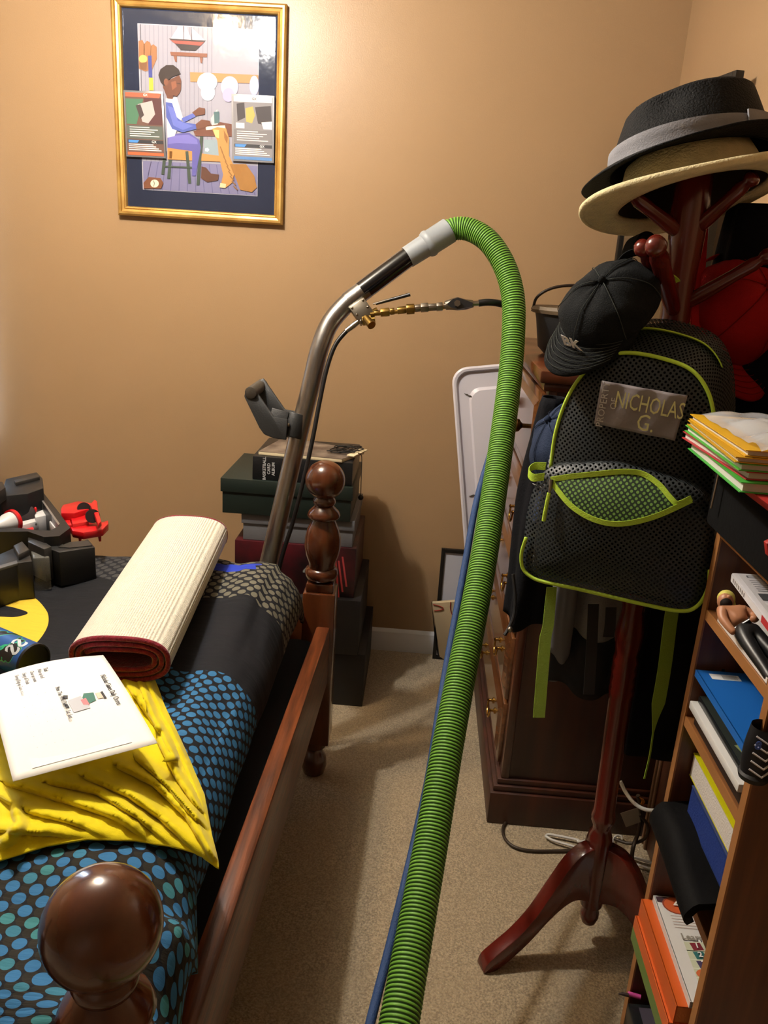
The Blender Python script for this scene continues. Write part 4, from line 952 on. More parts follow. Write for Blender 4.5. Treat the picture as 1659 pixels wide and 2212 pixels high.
# ---- hats stacked on the stand
def hat_matrix(c, ax_, ay_): return Matrix.Translation(c) @ Matrix.Rotation(math.radians(-ay_), 4, 'Y') @ Matrix.Rotation(math.radians(-ax_), 4, 'X')
hc = W(1492, 420, y=1.47); HM = hat_matrix(hc, 14, 13.5)
straw = mat('straw_cream', 'dccfa4', .8, var=.18, vscale=40, bump=.6, bscale=260)
hs = thing('straw_hat', 'cream straw hat with dark lining tilted on the coat stand', 'hat', hc)
def brimfn(u, v):
    a = 2*PI*v; r_ = .118+.058*u; dz = .010*math.sin(PI*u*.5)**2*math.cos(2*a)
    return HM @ Vector((r_*math.cos(a), r_*.97*math.sin(a), dz))
MB().grid(brimfn, 6, 56, cv=True).build('brim', straw, hs, smooth=180, solid=.005)
MB().tube([brimfn(1, i/56) for i in range(57)], .0062, 8, caps=False).build('brim_edge', straw, hs, smooth=180)
for k in (1.25, 1.5, 1.75):
    pass
MB().lathe([(.119, -.001), (.116, .004), (.108, .035), (.098, .060), (.08, .070), (.001, .072)], HM, 48, False).build('crown', straw, hs, smooth=40)
MB().lathe([(.1175, -.0005), (.114, .003), (.102, .045), (.001, .060)], HM, 48, False).build('lining', mat('hat_lining', '2e2419', .85), hs, smooth=40)
fM = HM @ Matrix.Translation((.004, -.002, .044)) @ Matrix.Rotation(math.radians(4), 4, 'Y')
fed = thing('fedora_hat', 'black woven fedora with grey band on top of the straw hat', 'hat', fM @ Vector((0, 0, 0)))
fblk = mat('fedora_weave', '121315', .7, bump=.8, bscale=300, var=.3, vscale=160)
def fbrim(u, v):
    a = 2*PI*v; r_ = .124+.046*u
    dz = .004-.020*u*u*max(0, math.cos(a-PI*1.08))**1.5+.012*u*max(0, math.cos(a))
    return fM @ Vector((r_*math.cos(a)*1.04, r_*.95*math.sin(a), dz))
MB().grid(fbrim, 6, 56, cv=True).build('brim', fblk, fed, smooth=180, solid=.003)
def fcrown(u, v):
    a = 2*PI*v; h_ = .100
    if u < .7: q = u/.7; r_ = .1235-.014*q-.006*q*q; z = h_*q*(.94+.06*math.cos(a))
    else:
        q = (u-.7)/.3; r_ = (.1035)*math.cos(q*PI/2*.98)**.75; z = h_*(.94+.06*math.cos(a))+.018*math.sin(q*PI/2)
        z -= .030*math.exp(-((r_*math.sin(a))/.028)**2)*q
    x = r_*math.cos(a)*1.04; y = r_*.96*math.sin(a)
    pin = math.exp(-((a-PI*1.32)/.32)**2)*math.exp(-((u-.60)/.22)**2)+math.exp(-((a-PI*.68)/.32)**2)*math.exp(-((u-.60)/.22)**2)
    x *= 1-.12*pin; y *= 1-.12*pin
    tp_ = max(0, min(1, (u-.26)/.44)); x = x*(1-.05*tp_)+.004*tp_; y *= 1-.05*tp_
    return fM @ Vector((x, y, z))
MB().grid(fcrown, 30, 64, cv=True).build('crown', fblk, fed, smooth=180)
gb = mat('grey_band', '8f9096', .85, var=.12, vscale=30, bump=.3, bscale=400)
MB().lathe([(.1245, .004), (.1265, .006), (.1250, .022), (.1257, .024), (.1238, .036), (.1205, .037)], fM @ Matrix.Diagonal((1.04, .96, 1, 1)), 56, False).build('band', gb, fed, smooth=30)
bowp = [fM @ Vector((.1275*1.04*math.cos(a), .1275*.96*math.sin(a), .023)) for a in [math.radians(q) for q in range(296, 322, 3)]]
MB().ribbon(bowp, fM.to_3x3() @ Vector((0, 0, .035)), .003).build('band_loop', gb, fed)

# ---- caps
def cap(name, label, c, bill_dir, up_dir, mt, mst, sc=1.0, letters=None, lm=None, strap=True, rings=7, hgt=.108):
    y_ = Vector(bill_dir).normalized(); z_ = Vector(up_dir); z_ = (z_-y_*z_.dot(y_)).normalized(); x_ = y_.cross(z_)
    M = Matrix.Identity(4)
    for i in range(3): M[i][0] = x_[i]*sc; M[i][1] = y_[i]*sc; M[i][2] = z_[i]*sc; M[i][3] = c[i]
    t = thing(name, label, 'cap', c)
    def dome(u, v, e=0.):
        a = 2*PI*v; th = u*PI/2; w_ = .006*noise.noise(Vector((math.cos(a)*2, math.sin(a)*2, u*3)))
        r_ = math.cos(th)**.8
        return M @ Vector(((.083+e+w_)*r_*math.cos(a), (.098+e+w_)*r_*math.sin(a), (hgt+e)*math.sin(th)+w_))
    MB().grid(lambda u, v: dome(u*.99, v), 14, 36, cv=True).build('crown', mt, t, smooth=180, solid=.003)
    def bill(u, v, e=0.):
        a = (v-.5)*2.5; x = .085*math.sin(a); y0 = .098*math.cos(a)*.86; ln = .078*max(0., math.cos(a*1.18))**.6
        y = y0+ln*u; z = .010+e-.9*x*x*(2.2+.8*u)-.010*u
        return M @ Vector((x*(1-.03*u), y, z))
    MB().grid(bill, 8, 24).build('bill', mt, t, smooth=180, solid=.004)
    for k in range(1, rings):
        u = k/rings; MB().tube([bill(u, .12+.76*i/20, .0035) for i in range(21)], .0006, 5).build('stitch_line', mst, t, smooth=180)
    for k in range(6):
        v = k/6+1/12; MB().tube([dome(.03+.93*i/14, v, .002) for i in range(15)], .0007, 5).build('seam', mst, t, smooth=180)
    MB().ball(M @ Vector((0, 0, hgt+.004)), .007*sc, n=10, k=6).build('top_button', mt, t)
    if strap: MB().ribbon(catmull([M @ Vector((.05, -.082, .008)), M @ Vector((.03, -.098, .03)), M @ Vector((0, -.104, .040)), M @ Vector((-.03, -.098, .03)), M @ Vector((-.05, -.082, .008))], 5), z_*.016*sc, .002).build('back_strap', mt, t)
    if letters:
        o_ = M @ Vector((-.030, .0985, .034)) if True else 0
        text('lettering', letters, .034*sc, M @ Vector((0, .099, .030*hgt/.108)), -x_, z_, lm, t, 'CENTER', off=.006, bold=.001)
    return t, M
denim = mat('black_denim', '141719', .85, var=.25, vscale=60, bump=.5, bscale=500); stch = mat('grey_stitch', '3c403d', .9)
wht = flat('e6e6e8')
cap('baseball_cap', 'black denim baseball cap hanging on the peg above the backpack', W(1318, 668, d=1.34), CR*-.66+CU*-.74-CF*.16, CR*-.50+CU*.36-CF*.72, denim, stch, .92, 'BK', wht, rings=8, hgt=.068)
cap('baseball_cap', 'slate blue cap hanging behind the backpack\'s left side', W(1262, 985, d=1.56), CR*-.62+CU*-.78-CF*.05, CR*-.70+CU*.42-CF*.35, mat('slate_cap', '263148', .85, bump=.4, bscale=400), mat('navy_stitch', '20293a', .9), 1.0, 'TI', wht)
redm = mat('red_twill', 'a3161a', .8, bump=.4, bscale=400)
cap('baseball_cap', 'red cap hanging on the coat stand right of the backpack', W(1560, 690, d=1.50), CR*.28+CU*-.93-CF*.2, CR*.35+CU*.15-CF*.85, redm, mat('red_stitch', '6a0d10', .9), 1.02)
# second, plain dark strap loop showing above the peg
sc_ = thing('headband_loop', 'black fabric loop arching behind the double peg', 'strap', W(1375, 560, d=1.46))
MB().ribbon(catmull([W(1335, 625, d=1.42), W(1352, 560, d=1.43), W(1366, 520, d=1.45), W(1384, 508, d=1.47), W(1402, 520, d=1.48), W(1412, 570, d=1.49)], 8), CR*.012-CF*.03, .004).build('loop', denim, sc_)

# red lanyards down the pole
ln_ = thing('red_lanyard', 'red lanyards with a bead chain hanging down the pole', 'lanyard', W(1500, 700, d=1.44))
MB().ribbon(catmull([W(1506, 470, d=1.49), W(1502, 540, d=1.46), W(1500, 620, d=1.44), W(1502, 720, d=1.43)], 6), CR*.014, .002).build('ribbon', redm, ln_)
MB().ribbon(catmull([W(1524, 478, d=1.49), W(1518, 560, d=1.47), W(1514, 640, d=1.45), W(1514, 730, d=1.44)], 6), CR*.012, .002).build('ribbon', redm, ln_)
for i in range(30): MB().ball(W(1495-10*i/29, 466+190*i/29, d=1.475-.03*i/29), .0028, n=8, k=6).build('bead', mat('bead_pale', '9a6a6a', .3, .4), ln_)

# ---- hanging clothes
def garment(name, label, cat, cx, cy, z0, z1, rx, ry, mt, folds=9, amp=.14, topk=.45, parts=None, seed=0, lean=(0, 0)):
    t = thing(name, label, cat, (cx, cy, z0))
    def fn(u, v):
        a = 2*PI*v; k = topk+(1-topk)*min(1, u*2.2)**.7
        f = 1+amp*math.sin(a*folds+seed+1.5*u)*min(1, u*2)+.10*noise.noise(Vector((math.cos(a)*2, math.sin(a)*2, u*4+seed)))
        z = z1+(z0-z1)*u+.012*math.sin(a*3+seed)*u
        return Vector((cx+lean[0]*u+rx*k*f*math.cos(a), cy+lean[1]*u+ry*k*f*math.sin(a), z))
    m_ = MB().grid(fn, 30, 72, cv=True); m_.build('cloth', mt, t, smooth=180, solid=.002)
    return t, fn
blkc = mat('black_cloth', '101116', .92, bump=.3, bscale=200)
gt, gf = garment('black_coat', 'long black coat hanging on the right side of the stand', 'coat', .592, 1.580, .50, 1.62, .088, .072, mat('navy_black_cloth', '0f1118', .92, bump=.3, bscale=200), 7, .10, .75, seed=1)
gt2, gf2 = garment('grey_sweatshirt', 'grey and charcoal sweatshirt hanging below the backpack', 'sweatshirt', .405, 1.60, .63, 1.30, .072, .050, mat('heather_grey', '8c8e92', .95, bump=.4, bscale=300), 5, .12, .5, seed=3)
MB().grid(lambda u, v: gf2(.80+.2*u, v)+(gf2(.80+.2*u, v)-Vector((.405, 1.60, gf2(.80+.2*u, v).z)))*.03, 6, 72, cv=True).build('lower_band', mat('charcoal_knit', '2b2e31', .95), gt2, smooth=180, solid=.002)
jt, jf = garment('black_jacket', 'black jacket with a zipper edge hanging left of the sweatshirt', 'jacket', .258, 1.60, .77, 1.25, .045, .045, blkc, 5, .12, .5, seed=5)
zpath = [W(1108, 1240, d=1.56), W(1113, 1290, d=1.56), W(1110, 1330, d=1.56), W(1100, 1355, d=1.56), W(1090, 1372, d=1.555)]
MB().tube(catmull(zpath, 5), .0035, 8).build('zipper_tape', mat('zip_black', '1c1d20', .5), jt)
MB().ball(W(1102, 1360, d=1.553), .006, n=10, k=6).build('zipper_pull', zinc, jt)
sv, sf = garment('grey_sleeve_shirt', 'pale grey shirt sleeve hanging behind the lime strap', 'shirt', .322, 1.55, .72, 1.15, .026, .024, mat('light_grey_knit', '6f7278', .95), 3, .10, .8, seed=2)

# ================================================================== MESH BACKPACK
def backpack():
    ang = math.radians(24)
    ur = Vector((math.cos(ang), -math.sin(ang), 0)); n = Vector((-math.sin(ang), -math.cos(ang), 0)); up = Vector((0, 0, 1))
    P0 = W(1385, 885, y=1.315)
    t = thing('mesh_backpack', 'black mesh backpack with lime trim and a name patch', 'backpack', WP(1340, 1300, P0, n))
    def loc(p): d = p-P0; return d.dot(ur), d.dot(up)
    def pt(u, v, f): return P0+ur*u+up*v+n*f
    def outl(px, off=0., k=7):
        q = [loc(WP(x, y, P0+n*off, n)) for x, y in px]; q3 = catmull([Vector((a, b, 0)) for a, b in q+[q[0]]], k)[:-1]
        return [(p.x, p.y) for p in q3]
    def meshmat(name, c1, pitch=.0064, hole=.30, holes=True, back=None):
        m = bpy.data.materials.new(name); m.use_nodes = True; N = NT(m); b = N.n['Principled BSDF']
        b.inputs['Base Color'].default_value = lin(c1); b.inputs['Roughness'].default_value = .5
        uv = N.new('ShaderNodeUVMap').outputs[0]; mp = N.new('ShaderNodeMapping'); N.l.new(uv, mp.inputs[0]); mp.inputs['Rotation'].default_value = (0, 0, PI/4)
        mp.inputs['Scale'].default_value = (1/pitch, 1/pitch, 1)
        v = N.new('ShaderNodeTexVoronoi', voronoi_dimensions='2D'); N.l.new(mp.outputs[0], v.inputs['Vector']); v.inputs['Scale'].default_value = 1; v.inputs['Randomness'].default_value = .03
        h = N.math('GREATER_THAN', v.outputs['Distance'], hole)
        N.l.new(h, b.inputs['Alpha'])
        bp = N.new('ShaderNodeBump'); bp.inputs['Strength'].default_value = .6; bp.inputs['Distance'].default_value = .001; N.l.new(v.outputs['Distance'], bp.inputs['Height']); N.l.new(bp.outputs[0], b.inputs['Normal'])
        return m
    mm = meshmat('black_mesh', '252c30')
    lime = mat('lime_trim', 'b6da40', .55, bump=.3, bscale=400); dark = mat('bag_inside', '090a0b', .8)
    body = [(1150, 1235), (1158, 1130), (1178, 1030), (1195, 950), (1212, 890), (1236, 838), (1268, 798), (1310, 771), (1360, 763), (1430, 775), (1492, 800), (1528, 848), (1543, 920), (1546, 1010), (1544, 1120), (1538, 1240), (1500, 1296), (1400, 1290), (1280, 1262), (1180, 1248)]
    O = outl(body); cu, cv = sum(p[0] for p in O)/len(O), sum(p[1] for p in O)/len(O); top = max(p[1] for p in O); bot_ = min(p[1] for p in O)
    NB = len(O)
    def ring(s, f, gu=0., gv=0.):
        out = []
        for (a, b) in O:
            k = max(0, (b-bot_)/(top-bot_)); uu = cu+(a-cu)*s+gu*k; vv = cv+(b-cv)*s+gv*k*k
            out.append((uu, vv, f))
        return out
    rings = [ring(s, .026*(1-s**3)) for s in (.02, .15, .3, .45, .6, .75, .87, .95, 1.0)]
    NF = len(rings)
    rings += [ring(1.0, 0.), ring(1.02, -.012), ring(1.03, -.04, .008, .02), ring(1.03, -.07, .014, .036), ring(1.03, -.10, .018, .046), ring(1.0, -.125, .02, .05)]
    PER = sum(math.hypot(O[i][0]-O[i-1][0], O[i][1]-O[i-1][1]) for i in range(NB))
    def build_rings(rs, name, mt, inset=0.):
        mb = MB(); b0 = 0; acc = 0
        for k, r_ in enumerate(rs):
            mb.v += [pt(a, b, f) for a, b, f in r_]
            for i, (a, b, f) in enumerate(r_):
                if k < NF: mb.uv[k*NB+i] = (a, b)
                else: mb.uv[k*NB+i] = (min(i, NB-i)*PER/NB, f*1.15)
        for k in range(len(rs)-1):
            for i in range(NB):
                mb.f.append([k*NB+i, k*NB+(i+1) % NB, (k+1)*NB+(i+1) % NB, (k+1)*NB+i]); mb.mi.append(0)
        mb.f.append(list(range(NB))[::-1]); mb.mi.append(0); mb.f.append([(len(rs)-1)*NB+i for i in range(NB)]); mb.mi.append(0)
        return mb.build(name, mt, t, smooth=180)
    build_rings(rings, 'main_body', mm)
    inner = [[(cu+(a-cu)*.965, cv+(b-cv)*.965, f-.008 if f >= 0 else f*.95-.006) for a, b, f in r_] for r_ in rings]
    build_rings(inner, 'lining', dark)
    def path(px, off, k=6, dn=0.): return catmull([WP(x, y, P0+n*off, n) for x, y in px], k)
    MB().tube(path([(1190, 1010), (1198, 945), (1214, 888), (1238, 837), (1270, 797), (1312, 770), (1360, 762), (1430, 774), (1493, 799), (1530, 848), (1545, 920), (1547, 1000)], .003), .0032, 8).build('front_piping', lime, t, smooth=180)
    zp = []; idx = [i for i, (a, b) in enumerate(O) if b > bot_+(top-bot_)*.93]
    zr = [pt(a, b, f) for a, b, f in ring(1.04, -.055, .011, .029)]
    # zip band along the top gusset
    arc = zr[max(0, min(idx)-3):max(idx)+4]
    MB().ribbon(arc, n*.016+up*.004, .002).build('top_zip_band', lime, t)
    # pocket
    pk = [(1128, 1190), (1140, 1100), (1160, 1040), (1192, 1010), (1260, 1002), (1340, 1002), (1440, 1030), (1510, 1062), (1538, 1110), (1540, 1180), (1532, 1250), (1514, 1298), (1478, 1317), (1380, 1299), (1260, 1270), (1175, 1253), (1137, 1232)]
    Q = outl(pk, .04); pu, pv = sum(p[0] for p in Q)/len(Q), sum(p[1] for p in Q)/len(Q); NQ = len(Q)
    def pbul(s): return .040+.034*(1-s**2.2)
    prs = [[(pu+(a-pu)*s, pv+(b-pv)*s, pbul(s)+.004*noise.noise(Vector((a*20*s, b*20*s, 1)))) for a, b in Q] for s in (.02, .15, .3, .45, .6, .75, .88, 1.0)]
    prs += [[(pu+(a-pu)*1.01, pv+(b-pv)*1.0, f) for a, b in Q] for f in (.028, .012, -.004)]
    mb = MB()
    for k, r_ in enumerate(prs):
        mb.v += [pt(a, b, f) for a, b, f in r_]
        for i, (a, b, f) in enumerate(r_): mb.uv[k*NQ+i] = (a+(.04-f if k > 7 else 0), b)
    for k in range(len(prs)-1):
        for i in range(NQ): mb.f.append([k*NQ+i, k*NQ+(i+1) % NQ, (k+1)*NQ+(i+1) % NQ, (k+1)*NQ+i]); mb.mi.append(0)
    mb.f.append(list(range(NQ))[::-1]); mb.mi.append(0)
    mb.build('front_pocket', mm, t, smooth=180)
    def on_pocket(px_, py_, e=.001):
        u_, v_ = loc(WP(px_, py_, P0+n*.06, n)); best = 1.
        # radial parameter of the point inside the pocket outline
        an = math.atan2(v_-pv, u_-pu); d_ = math.hypot(u_-pu, v_-pv)
        bi = min(range(NQ), key=lambda i: abs((math.atan2(Q[i][1]-pv, Q[i][0]-pu)-an+PI) % (2*PI)-PI)); rd = math.hypot(Q[bi][0]-pu, Q[bi][1]-pv)
        s = min(1.0, d_/rd); f = pbul(s); p = WP(px_, py_, P0+n*f, n); return p+n*(.004+e)
    upl = [(1192, 1034), (1240, 1027), (1300, 1021), (1350, 1017), (1390, 1022), (1425, 1045), (1450, 1074), (1466, 1086), (1495, 1074)]
    lwl = [(1192, 1036), (1205, 1055), (1235, 1090), (1275, 1116), (1320, 1129), (1365, 1127), (1415, 1114), (1460, 1095), (1495, 1078)]
    for nm, pl_ in (('pocket_zip_tape', upl), ('pocket_zip_tape', lwl)):
        pp = catmull([on_pocket(x, y, .002) for x, y in pl_], 5); ws = []
        for i in range(len(pp)):
            tg = (pp[min(i+1, len(pp)-1)]-pp[max(0, i-1)]).normalized(); ws.append(tg.cross(n).normalized()*.0085)
        MB().ribbon(pp, ws, .002).build(nm, lime, t)
    # green thing seen in the open pocket through its mesh
    gm = bpy.data.materials.new('green_dot_fabric'); gm.use_nodes = True; N = NT(gm); b = N.n['Principled BSDF']; b.inputs['Roughness'].default_value = .7
    uv = N.new('ShaderNodeUVMap').outputs[0]; mp = N.new('ShaderNodeMapping'); N.l.new(uv, mp.inputs[0]); mp.inputs['Rotation'].default_value = (0, 0, PI/4); mp.inputs['Scale'].default_value = (1/.0068, 1/.0068, 1)
    v = N.new('ShaderNodeTexVoronoi', voronoi_dimensions='2D'); N.l.new(mp.outputs[0], v.inputs['Vector']); v.inputs['Scale'].default_value = 1; v.inputs['Randomness'].default_value = .02
    N.l.new(N.mix(N.math('LESS_THAN', v.outputs['Distance'], .33), lin('142b12'), lin('6f9a45')), b.inputs['Base Color'])
    cu_ = catmull([Vector((x, y, 0)) for x, y in upl], 6); cl_ = catmull([Vector((x, y, 0)) for x, y in lwl], 6)
    def eye(u, v):
        i = u*(len(cu_)-1); a = cu_[int(round(i))]; b = cl_[int(round(i))]; q = a.lerp(b, v); return on_pocket(q.x, q.y, -.001)
    MB().grid(eye, 40, 8, uvs=lambda u, v: loc(eye(u, v))).build('pocket_contents', gm, t, smooth=180)
    MB().tube(catmull([on_pocket(x, y, .0) for x, y in ((1138, 1160), (1128, 1195), (1131, 1226), (1150, 1245), (1180, 1256), (1260, 1273), (1380, 1301), (1470, 1318), (1508, 1306), (1530, 1268), (1534, 1230))], 6), .0032, 8).build('pocket_piping', lime, t, smooth=180)
    z0 = on_pocket(1196, 1042, .004)
    MB().tube([on_pocket(1194, 1034, .005), on_pocket(1193, 1050, .006), on_pocket(1190, 1062, .006)], [.004, .003, .002], 8).build('zip_slider', zinc, t)
    MB().tube(catmull([on_pocket(1190, 1062, .006), on_pocket(1186, 1080, .006), on_pocket(1181, 1105, .006), on_pocket(1178, 1122, .006)], 4), .0034, 8).build('zip_cord', lime, t)
    MB().ribbon(catmull([pt(*loc(WP(1190, 1000, P0, n)), .03), pt(*loc(WP(1165, 1000, P0, n)), .03), pt(*loc(WP(1155, 1010, P0, n)), .035), pt(*loc(WP(1168, 1020, P0, n)), .045), pt(*loc(WP(1192, 1018, P0, n)), .045)], 6), up*.013, .0015).build('side_loop', lime, t)
    # grey name patch
    po = .031
    c4 = [WP(x, y, P0+n*po, n) for x, y in ((1300, 822), (1485, 855), (1458, 952), (1283, 915))]
    def pq(u, v): return c4[0].lerp(c4[1], u).lerp(c4[3].lerp(c4[2], u), v)+n*(.0015*math.sin(u*17+v*3)-.003*abs(u-.5))
    MB().grid(pq, 30, 14).build('name_patch', mat('patch_grey', '8a8488', .5, var=.12, vscale=25, bump=.3, bscale=60), t, smooth=180, solid=.0012)
    thr = mat('patch_thread', 'c9c48a', .7); R = c4[1]-c4[0]; U = c4[0]-c4[3]
    text('patch_name', 'NICHOLAS', .037, pq(.61, .36), R, U, thr, t, 'CENTER', off=.0045, sx=.59)
    text('patch_initial', 'G.', .037, pq(.62, .76), R, U, thr, t, 'CENTER', off=.0045, sx=.8)
    text('patch_line', 'PROPERTY', .0155, pq(.075, .52), U, -R, flat('b9b6b2'), t, 'CENTER', off=.0045)
    text('patch_line', 'OF', .0145, pq(.20, .46), U, -R, flat('b9b6b2'), t, 'CENTER', off=.0045)
    # straps
    MB().ribbon(catmull([W(1192, 1268, d=1.44), W(1188, 1310, d=1.44), W(1184, 1352, d=1.44), W(1178, 1380, d=1.44), W(1172, 1450, d=1.44), W(1164, 1550, d=1.44)], 6), [CR*(.018+.003*min(1, i/20)) for i in range(31)], .002).build('strap', mat('lime_webbing', '93b634', .6, bump=.6, bscale=500), t)
    MB().ribbon(catmull([W(1452, 1318, d=1.44), W(1446, 1360, d=1.45), W(1436, 1440, d=1.47), W(1424, 1510, d=1.48), W(1414, 1560, d=1.49), W(1404, 1630, d=1.50), W(1392, 1682, d=1.51)], 6), [CR*(.024 if i < 20 else max(.003, .024-.003*(i-19))) for i in range(37)], .002).build('strap', mat('lime_webbing', ''), t)
    for px_ in (((1282, 1305), (1278, 1400), (1272, 1500)), ((1320, 1312), (1318, 1350), (1314, 1376))):
        MB().ribbon(catmull([W(x, y, d=1.48) for x, y in px_], 6), CR*.020, .002).build('strap', mat('black_webbing', '0c0d0e', .6), t)
    # top handle strap up to the peg
    MB().ribbon(catmull([W(1482, 705, d=1.44), W(1474, 650, d=1.42), W(1462, 610, d=1.40), W(1440, 590, d=1.37)], 6), CR*.016, .002).build('hang_loop', lime, t)
    # zipper pull on the right gusset
    MB().tube([W(1517, 776, d=1.33), W(1527, 806, d=1.33)], .004, 8).build('zip_pull', zinc, t)
backpack()

# ================================================================== WOODEN BOARD BY THE RIGHT WALL
wb_ = thing('wooden_board', 'brown wooden board with beaded edge standing between dresser and bookcase', 'board', (.705, 1.76, 0))
MB().box((.700, 1.60, 0), (.722, 1.895, 1.05)).build('panel', mat('board_wood', '5a3420', .4, vscale=5, stretch=(6, 6, .6), col2='3c2012'), wb_, bevel=.002)
for y in (1.885, 1.862): MB().box((.692, y-.006, 0), (.700, y+.006, 1.05)).build('bead', mat('board_edge', '7a5a40', .45), wb_, bevel=.003)

# ================================================================== BOOKCASE
BX, BXB, BYF, BYN, BZ = .470, .724, 1.192, .950, 1.135
bw = mat('bookcase_wood', '6d4020', .45, vscale=6, stretch=(10, 10, .7), col2='4d2a14'); be = mat('bookcase_edge', '9c6a3c', .45, var=.15, vscale=9)
bwh = mat('bookcase_shelf_wood', '8a5a30', .42, vscale=6, stretch=(10, .8, 10), col2='6d4424')
bcs = thing('bookcase', 'brown wooden bookcase crammed with books at the right edge', 'bookcase', ((BX+BXB)/2, (BYF+BYN)/2, 0))
def panel(y0, y1):
    p = MB().box((BX+.002, y0, 0), (BXB, y1, BZ)).build('side_panel', bw, bcs)
    MB().box((BX-.001, y0-.0005, 0), (BX+.002, y1+.0005, BZ+.0005)).build('edge_band', be, p)
    return p
pf = panel(BYF, BYF+.016); panel(BYN-.016, BYN)
MB().box((BXB-.006, BYN, 0), (BXB, BYF, BZ)).build('back_panel', bw, bcs)
for i, (z, x0) in enumerate(((.085, BX+.004), (.345, BX+.03), (.565, BX+.012), (.807, BX+.002), (.998, BX+.002), (BZ, BX))):
    s = MB().box((x0, BYN, z-.016), (BXB-.006, BYF, z)).build('top_board' if i == 5 else 'shelf', bwh, bcs)
    MB().box((x0-.002, BYN, z-.0162), (x0, BYF, z+.0002)).build('edge_band', be, s)
for z in (.935, .895, .62, .655, .70, .46, .49): MB().lathe([(.0028, 0), (.0028, .001), (.001, .0012)], frame_m(Vector((BX+.045, BYF-.0002, z)), (1, 0, 0), (0, -1, 0)), 10).build('peg_hole', flat('120a06'), pf)

def book(name, label, cat, x0, x1, y0, y1, z0, z1, cover, pages='d9d2c2', spine='front', tilt=0., parts=True):
    """a book lying flat: cover boards, page block; the spine toward -x"""
    t = thing(name, label, cat, ((x0+x1)/2, (y0+y1)/2, z0)); c = mat('cover_'+cover, cover, .35)
    th = min(.002, (z1-z0)*.2)
    MB().box((x0, y0, z1-th), (x1, y1, z1)).build('front_cover', c, t); MB().box((x0, y0, z0), (x1, y1, z0+th)).build('back_cover', c, t)
    if spine == 'front': MB().box((x0-.0012, y0, z0), (x0+.001, y1, z1)).build('spine', c, t)
    MB().box((x0+.002 if spine == 'front' else x0+.0005, y0+.002, z0+th), (x1-.002, y1-.002, z1-th)).build('page_block', mat('pages_'+pages, pages, .85, bump=.4, bscale=300), t)
    return t
def flatprint(parent, x0, x1, y0, y1, z):     # u to +x (right), v toward camera (-y)
    return Layer(lambda u, v, k: Vector((x0+(x1-x0)*u, y1-(y1-y0)*v, z+.0002+.00004*k)))
XE = BXB-.010
# --- shelf A (upper): white game case on books, toy figure, paper
book('paperback', 'book with white cover and red edge under the toy figure', 'book', .474, XE, .960, 1.150, .9985, 1.006, 'd8d4d0', 'c4262a')
book('paperback', 'dark book beneath the white game case', 'book', .535, XE, .965, 1.185, 1.0065, 1.052, '3a2c28')
gc = thing('game_case', 'white and grey game case on the top shelf', 'case', (.58, 1.06, 1.0525))
Mg = Matrix.Translation((.486, 1.166, 1.058)) @ Matrix.Rotation(math.radians(-4), 4, 'Z') @ Matrix.Rotation(math.radians(-3), 4, 'Y')
MB().box((0, -.19, 0), (.135, 0, .0145), Mg).build('case_shell', mat('case_white', 'c9c8ce', .25), gc, bevel=.003)
Q = Layer(lambda u, v, k: Mg @ Vector((.008+.122*u, -.006-.178*v, .0147+.00004*k)))
Q.p('b5b4b8', [(0, 0), (1, 0), (1, 1), (0, 1)]).p('55555a', [(.08, .03), (.62, .03), (.62, .08), (.08, .08)]).p('b5b4b8', [(.10, .04), (.50, .04), (.50, .07), (.10, .07)])
for i in range(6): Q.ln('6d6c70', [(.08, .14+.045*i), (.55+.05*(i % 3), .14+.045*i)], .012)
Q.p('3a3a3e', [(.05, .42), (1, .42), (1, .56), (.05, .56)]).p('8d8c90', [(.2, .44), (.7, .43), (.6, .54), (.3, .54)]).p('c8c8ca', [(.05, .60), (1, .60), (1, .66), (.05, .66)])
Q.p('29292c', [(.05, .75), (1, .75), (1, .79), (.05, .79)]).p('a9282c', [(.0, .80), (.2, .80), (.2, .88), (0, .88)])
Q.done('case_insert', gc)
Q = Layer(lambda u, v, k: Mg @ Vector((-.0002-.00004*k, -.005-.18*u, .002+.0105*v)))
Q.p('d6d4d8', [(0, 0), (1, 0), (1, 1), (0, 1)])
for i in range(7): Q.p('6a5c58', [(.05+i*.05, .2), (.075+i*.05, .2), (.075+i*.05, .8), (.05+i*.05, .8)], 0)
Q.k += 1; Q.p('b0242a', [(.80, 0), (1, 0), (1, 1), (.80, 1)]); Q.done('case_spine', gc)

def skin(name, chain_pts, edges, mt, parent, sub=2, split=None):
    me = bpy.data.meshes.new('tmp'); me.from_pydata([p for p, r in chain_pts], edges, []); o = bpy.data.objects.new('tmp', me); COL.objects.link(o)
    md_ = o.modifiers.new('s', 'SKIN'); md_.use_smooth_shade = True; sb = o.modifiers.new('d', 'SUBSURF'); sb.levels = sub
    for i, (p, r) in enumerate(chain_pts): me.skin_vertices[0].data[i].radius = (r, r)
    me.skin_vertices[0].data[0].use_root = True
    dg = bpy.context.evaluated_depsgraph_get(); dg.update()
    out = bpy.data.meshes.new_from_object(o.evaluated_get(dg)); bpy.data.objects.remove(o); bpy.data.meshes.remove(me)
    out.transform(chain(parent).inverted()); out.materials.clear(); out.materials.append(mt); out.name = name
    q = bpy.data.objects.new(name, out); COL.objects.link(q); q.parent = parent; return q
fg = thing('toy_figure', 'bare-chested toy wrestler in black trousers lying on the top shelf', 'toy', (.492, 1.06, 1.0065))
fz = 1.030
H = W(1566, 1302, z=fz+.012); Wst = W(1604, 1352, z=fz); dv = (Wst-H).normalized(); sdv = dv.cross(Vector((0, 0, 1))).normalized(); upv = sdv.cross(dv)
if upv.z < 0: upv = -upv
def fp(a, s, u=0.): return H+dv*a+sdv*s+upv*u
skinm = mat('figure_skin', 'b07a58', .45)
